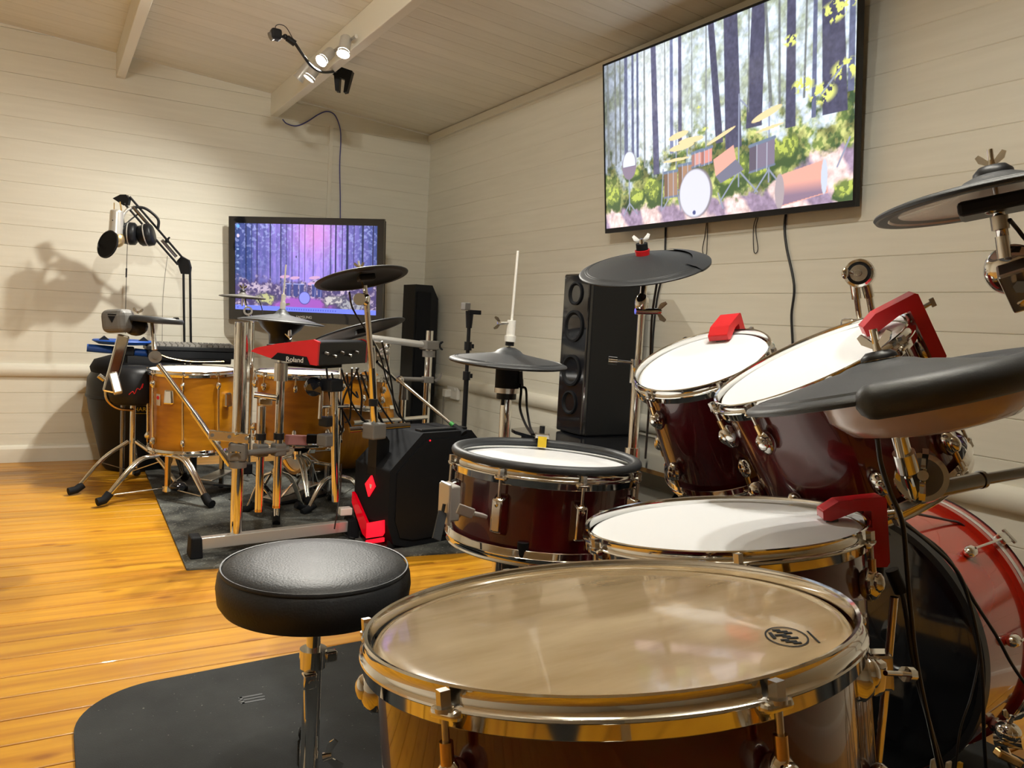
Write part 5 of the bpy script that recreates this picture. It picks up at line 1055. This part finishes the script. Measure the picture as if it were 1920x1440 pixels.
t = thing('pad_stand', 'small chrome ring joint stand under the small dark pad', 'stand', at(466, 610, 4.35)); q = at(465, 583, 4.33); vwv = -ray(465, 583).normalized()
part('ring_joint', MB().lathe([(.014, -.008), (.024, -.008), (.024, .008), (.014, .008)], q, vwv, 28, close=True), 'steel', t); part('rod', MB().cyl(at(459, 560, 4.35), at(462, 577, 4.34), .006).cyl(at(468, 590, 4.33), at(474, 606, 4.30), .008), 'chrome', t)
lo_ = at(474, 606, 4.30); part('post', MB().cyl(lo_, (lo_.x, lo_.y, .03), .010), 'chrome', t)
hz = at(528, 603, 3.55)
t4, M6 = cymbal('hi_hat_pad', 'black hi-hat pad with a long thin rod in front of the corner television', hz, Vector((.05, .02, 1)), .185, drop=.030, bh=.026, bell=.03, m='rubber', under='black', nut=False, underbox=False, cat='hi-hat')
part('clutch', MB(True).cyl((0, 0, .055), (0, 0, .085), .012, n=20).cyl((0, 0, .085), (0, 0, .12), .009, n=20), 'white', t4); part('pull_rod', MB(True).cyl((0, 0, -.1), (0, 0, .25), .0032), 'white', t4)
part('sensor_cone', MB(True).lathe([(0, .0), (.10, -.004), (.085, -.03), (.05, -.06), (.045, -.12), (0, -.12)], n=36), 'black', t4)
part('clutch_screw', MB(True).cyl((.008, 0, .075), (.03, .01, .08), .005), 'chrome', t4)
t = thing('hi_hat_stand', 'chrome tube of the far hi-hat stand behind the red module', 'stand', (hz.x, hz.y, 0)); part('tube', MB().cyl((hz.x, hz.y, .1), (hz.x, hz.y, hz.z - .10), .014), 'chrome', t); tripod(t, hz.x, hz.y, .2, .14, 2.4, .06, .007)
part('side_lever', MB().cyl(at(532, 622, 3.5), at(545, 635, 3.48), .006).cyl(at(543, 618, 3.48), at(543, 630, 3.48), .009), 'chrome', t)

# ------------------------------------------------------------------ amber kit
d6, M7 = drum('floor_tom', 'bright amber lacquered floor tom on a tripod stand', Vector((.618, 4.165, .605)), Vector((-.02, -.02, 1)), .198, .385, 'amber', lugset(205, 8), lugstyle='bean')
vw = Vector((-.30, -.95, 0)); p = Vector((.618, 4.165, .46))
for deg, dz in ((232, -.11), (312, -.13)):
    d = Vector((math.cos(R_(deg)), math.sin(R_(deg)), 0)); part('bracket', MB(True).box(d * .205 + Vector((0, 0, dz)), (.026, .05, .07), Matrix.Rotation(R_(deg), 3, 'Z'), .8), 'chrome', d6, bev=.008)
dd = Vector((math.cos(R_(212)), math.sin(R_(212)), 0)); part('badge', MB(True).box(dd * .1965 + Vector((0, 0, -.13)), (.003, .026, .055), Matrix.Rotation(R_(212), 3, 'Z')), 'silver', d6, bev=.001)
part('badge_print', MB(True).cyl(dd * .196 + Vector((0, 0, -.12)), dd * .1995 + Vector((0, 0, -.12)), .009), 'red', d6)
for deg in (205 + 45 * k for k in range(8)):
    d = Vector((math.cos(R_(deg)), math.sin(R_(deg)), 0)); part('tube_lug', MB(True).cyl(d * .208 + Vector((0, 0, -.07)), d * .208 + Vector((0, 0, -.31)), .0055, n=10), 'chrome', d6)
t = thing('tripod_stand', 'chrome tripod stand with big rubber feet carrying the bright amber floor tom', 'stand', (.50, 4.05, .008)); c = Vector((.50, 4.05, 0))
part('centre_tube', MB().cyl(c + Vector((0, 0, .03)), c + Vector((0, 0, .215)), .014), 'brass', t); part('hub', MB().cyl(c + Vector((0, 0, .035)), c + Vector((0, 0, .06)), .022), 'chrome', t)
for f in ((.225, 3.95), (.640, 3.785), (.62, 4.38)):
    f = Vector((*f, .03)); d = f - c; d.z = 0; tp = c + d.normalized() * .05 + Vector((0, 0, .21)); md = tp.lerp(f, .4) + Vector((0, 0, .05)); s = Vector((-d.y, d.x, 0)).normalized() * .010
    l = part('leg', MB().tube([tp + s, md + s, f + s * .5], .0085, 8).tube([tp - s, md - s, f - s * .5], .0085, 8), 'chrome', t)
    part('rubber_foot', MB().tube([f.lerp(md, .18), f, f + d.normalized() * .03 - Vector((0, 0, .005))], .019, 10, smoothpath=False), 'blackm', l); part('brace', MB().cyl(c + Vector((0, 0, .05)), f.lerp(md, .12), .0035), 'steel', l)
part('memory_weight', MB().ball(at(334, 912, 4.0), .03, (1.3, 1, .8)), 'gloss', t)
d7, M8 = drum('floor_tom', 'darker amber floor tom in shade under the red module', at(562, 700, 3.86), Vector((0, 0, 1)), .198, .325, 'amber', lugset(205, 8))
t = thing('tripod_stand', 'low chrome legs under the shaded amber floor tom', 'stand', (at(562, 700, 3.86).x, 3.86, .008)); tripod(t, at(562, 700, 3.86).x, 3.86, .22, .17, .6, .06, .007, floor_z=.008)
# amber bass drum, axis along the room
ax_ = Vector((.995, .10, 0)); bc2 = Vector((at(552, 800, 4.45).x, 4.42, .30)); Mx = drumM(bc2, (-ax_).normalized())
xa = ax_.cross(Zv).normalized(); Mx = Matrix((xa, Zv, -ax_)).transposed().to_4x4(); Mx.translation = bc2
if Mx.determinant() < 0: Mx = Matrix((-xa, Zv, -ax_)).transposed().to_4x4(); Mx.translation = bc2
t = thing('bass_drum', 'amber bass drum with a white head behind the rack cables', 'drum', Mx=Mx); rb, Lb = .275, .44
part('shell', MB(True).lathe([(rb - .008, 0), (rb, 0), (rb, -Lb), (rb - .008, -Lb)], n=96, close=True), 'amber', t)
part('batter_head', MB(True).lathe([(0, .006), (rb - .02, .006), (rb - .008, .0)], n=72), 'white', t); part('front_head', MB(True).lathe([(rb - .008, -Lb), (0, -Lb - .004)], n=72), 'white', t)
for z, nm in ((.0, 'batter_hoop'), (-Lb, 'front_hoop')): part(nm, MB(True).lathe([(rb - .008, z - .022), (rb + .012, z - .022), (rb + .012, z + .022), (rb - .008, z + .022)], n=96, close=True, smooth=False), 'amber', t, bev=.002)
for k in range(8):
    a = 2 * math.pi * k / 8 + R_(22); d = Vector((math.cos(a), math.sin(a), 0)); R3 = Matrix.Rotation(a, 3, 'Z')
    for z, s in ((-.09, 1), (-Lb + .09, -1)):
        l = part('lug', MB(True).ball(d * (rb + .008) + Vector((0, 0, z)), .016, (.8, .8, 1.5), 12), 'chrome', t); part('tension_rod', MB(True).cyl(d * (rb + .02) + Vector((0, 0, z)), d * (rb + .02) + Vector((0, 0, z + s * .12)), .003, n=8), 'chrome', l)
        part('claw', MB(True).box(d * (rb + .018) + Vector((0, 0, z + s * .10)), (.014, .024, .034), R3), 'chrome', l, bev=.003)
for s in (-1, 1): part('spur', MB().cyl(bc2 + ax_ * .34 + xa * .24 * s + Vector((0, 0, -.1)), bc2 + ax_ * .42 + xa * .34 * s + Vector((0, 0, -.286)), .008), 'chrome', t)
d8, M9 = drum('rack_tom', 'small amber rack tom half hidden behind the module cables', at(674, 706, 4.12), Vector((.10, .06, 1)), .13, .17, 'amber', lugset(205, 6))
p8 = M9 @ Vector((0, 0, -.20)); p9 = at(705, 790, 4.05); t = thing('tom_holder', 'chrome tom arm rising from the amber bass drum', 'holder', (p8.x + .1, p8.y, .56)); part('tube', MB().cyl((p8.x + .17, p8.y - .02, .55), (p8.x + .17, p8.y, .78), .010).cyl((p8.x + .17, p8.y, .76), (p8.x + .12, p8.y, .72), .009), 'chrome', t); part('joint', MB().ball((p8.x + .17, p8.y, .77), .022), 'chrome', t)
# pedals
def pedal(label, toe, heel, beat=None):
    toe = Vector(toe); heel = Vector(heel); t = thing('drum_pedal', label, 'pedal', (toe + heel) / 2 * 1 - Vector((0, 0, toe.z)) * 0)
    d = (toe - heel); d.z = 0; d.normalize(); s = Vector((-d.y, d.x, 0))
    part('base_plate', MB().bar(heel + Vector((0, 0, -.006)), toe + d * .08 + Vector((0, 0, .016 - toe.z)), .085, .010), 'black', t)
    part('footboard', MB().bar(heel + Vector((0, 0, .012)), toe, .075, .010), 'steel', t, bev=.003)
    for k in (-.05, .05): part('upright', MB().bar(toe + d * .03 + s * k - Vector((0, 0, toe.z - .012)), toe + d * .03 + s * k + Vector((0, 0, .10)), .02, .016, d), 'dkchrome', t, bev=.003)
    part('axle', MB().cyl(toe + d * .03 - s * .07 + Vector((0, 0, .095)), toe + d * .03 + s * .07 + Vector((0, 0, .095)), .009), 'chrome', t)
    if beat is not None:
        b = part('beater_rod', MB().cyl(toe + d * .03 + Vector((0, 0, .095)), beat, .004), 'chrome', t); part('beater_head', MB().ball(beat, .032, (1.2, .8, .75)), 'blackm', b)
    return t
pedal('steel bass pedal with a black beater, right of the rack tubes', at(590, 905, 3.86), at(502, 940, 3.70), at(566, 841, 3.9))
pedal('far hi-hat pedal with chrome footboard, left of the rack tubes', at(425, 882, 4.10), at(385, 905, 3.98))
t = thing('pink_cloth', 'dusty pink tag strapped with black beside the far bass pedal', 'tag', at(570, 835, 3.55)); q = at(556, 825, 3.55)
part('cloth', MB().box(q, (.10, .02, .045), Matrix.Rotation(-.4, 3, 'Z')), 'pink', t, bev=.004); part('strap', MB().box(at(588, 823, 3.52), (.06, .03, .042), Matrix.Rotation(-.4, 3, 'Z')), 'blackm', t, bev=.004)
# gaming tower
pa = Vector((1.150, 2.865, 0.008)); pd = Vector((.977, .217, 0)).normalized(); pw = Vector((-.217, .977, 0)).normalized(); Wd, Dp, Hh = .25, .50, .455
t = thing('computer_tower', 'black angular computer tower with glowing red panels on the rug', 'computer', pa + pd * Dp / 2 + pw * Wd / 2)
octo = [(0, .10), (.03, .02), (.10, .0), (Dp - .06, .0), (Dp, .06), (Dp, Hh - .10), (Dp - .10, Hh), (.15, Hh), (0, Hh - .14)]
part('case', MB().prism([(x, y) for x, y in octo], pa + pw * Wd, pd, Zv, -pw * Wd), 'blackm', t, bev=.006)
part('side_panel', MB().prism([(x * .88 + .03, y * .88 + .027) for x, y in octo], pa - pw * .000, pd, Zv, -pw * .006), 'black', t, bev=.002)
part('top_handle', MB().bar(pa + pd * .16 + pw * .05 + Zv * (Hh + .004), pa + pd * (Dp - .10) + pw * .05 + Zv * (Hh + .004), .045, .012), 'black', t, bev=.004)
part('front_spine', MB().prism([(0, 0), (.045, 0), (.06, -.02), (.06, -.14), (.045, -.16), (0, -.16)], pa + pw * .1 + pd * -.0 + Zv * (Hh - .02), pd, Zv, pw * .06), 'black', t, bev=.004)
fo = pa - pd * .004
def fq(u, z): return fo + pw * u + Zv * z
dm = [(.036, .004), (.008, .044), (-.034, .002), (-.006, -.046)]
part('logo_light', MB().prism(dm, fq(.125, .235), -pw, Zv, -pd * .006), 'led', t, 'glowing red diamond badge', bev=.002)
part('logo_mark', MB().prism([(-.008, .008), (.008, .008), (.005, -.004), (0, -.01), (-.005, -.004)], fq(.115, .235) - pd * .0065, -pw, Zv, -pd * .0008), 'white', t)
part('red_vent', MB().prism([(0, .0), (.108, .035), (.112, -.015), (.10, -.030), (.0, -.062)], fq(.125, .085), -pw, Zv, -pd * .012), 'led', t, 'glowing red lower vent', bev=.002)
part('red_vent', MB().prism([(0, -.062), (.0, 0), (-.10, .095), (-.118, .105), (-.118, .060), (-.03, -.05)], fq(.125, .085), -pw, Zv, -pd * .012), 'ledd', t, 'dim red lower vent', bev=.002)
part('red_lip', MB().prism([(.005, -.068), (.10, -.036), (.112, -.034), (.112, -.05), (.0, -.085)], fq(.125, .085), -pw, Zv, -pd * .016), 'led', t, bev=.002)
part('side_led', MB().ball(pa + pd * .18 - pw * .008 + Zv * (Hh - .03), .0035), 'led', t)
for u in (.04, Dp - .06):
    for w_ in (.03, Wd - .03): part('foot', MB().cyl(pa + pd * u + pw * w_ - Zv * .0, pa + pd * u + pw * w_ + Zv * .03, .018), 'black', t)
# little controller at the tower's foot and red standby light
solo('adapter', MB().box(at(647, 958, 3.1), (.05, .04, .03)), 'white', 'small white box on the rug left of the computer tower', 'box', bev=.004)
t = thing('foot_switch', 'small black box with a red standby light behind the near rack post', 'switch', at(457, 876, 3.9)); q = at(457, 878, 3.9)
part('box', MB().box(q, (.07, .06, .05)), 'black', t, bev=.004); part('light', MB().ball(at(460, 873, 3.86), .006), 'led', t)
part('cord', MB().tube([q + Vector((.03, 0, -.02)), q + Vector((.08, 0, -.06)), (q.x + .15, q.y, .016)], .003, 6), 'cable', t)
# tangle of leads
rk2 = random.Random(5); ends = [(612, 690, 640, 815), (622, 700, 655, 805), (640, 692, 668, 735), (672, 690, 630, 820), (660, 690, 648, 792), (668, 690, 690, 790), (676, 700, 740, 800), (684, 695, 760, 812), (700, 690, 735, 810), (650, 700, 700, 815), (716, 640, 760, 790)]
names = ['leftmost black lead under the red module', 'second black lead from the left under the red module', 'short black lead curling left of the amber rack tom', 'black lead swinging left across the module post', 'black lead hugging the module stand', 'black lead crossing the small amber rack tom', 'black lead sloping right across the amber bass drum', 'longest black lead sloping right to the computer tower', 'black lead beside the banded chrome post', 'black lead sagging below the small amber rack tom', 'black lead dropping from the tilted cymbal pad']
for (x0, y0, x1, y1), nm in zip(ends, names):
    Y0, Y1 = 3.08, 3.32; p0, p1 = at(x0, y0, Y0), at(x1, y1, Y1); m1 = p0.lerp(p1, .35) + Vector((rk2.uniform(-.03, .01), 0, -.03)); m2 = p0.lerp(p1, .7) + Vector((rk2.uniform(-.02, .03), 0, -.05))
    solo('cable', MB().tube([p0, m1, m2, p1], .0042, 7), 'cable', nm, 'cable')
cable('thin lead looping under the small dark pad', [at(485, 562, 4.3), at(491, 578, 4.3), at(494, 600, 4.3)], .0025)
cable('long black cable hanging from the thin black pad past the banded post', [at(655, 548, 2.8), at(662, 580, 2.85), at(690, 625, 2.95), at(712, 665, 3.1), at(728, 720, 3.2), at(760, 800, 3.3)], .0035)
cable('thin dark lead standing on the rug left of the computer tower', [at(640, 870, 3.05), at(638, 920, 3.05), at(632, 960, 3.02), at(627, 992, 3.02)], .003)
cable('black cable loop on the rug at the foot of the computer tower', [atz(x, y, .013) for x, y in ((668, 985), (652, 975), (643, 985), (648, 1003), (664, 1010))], .005)
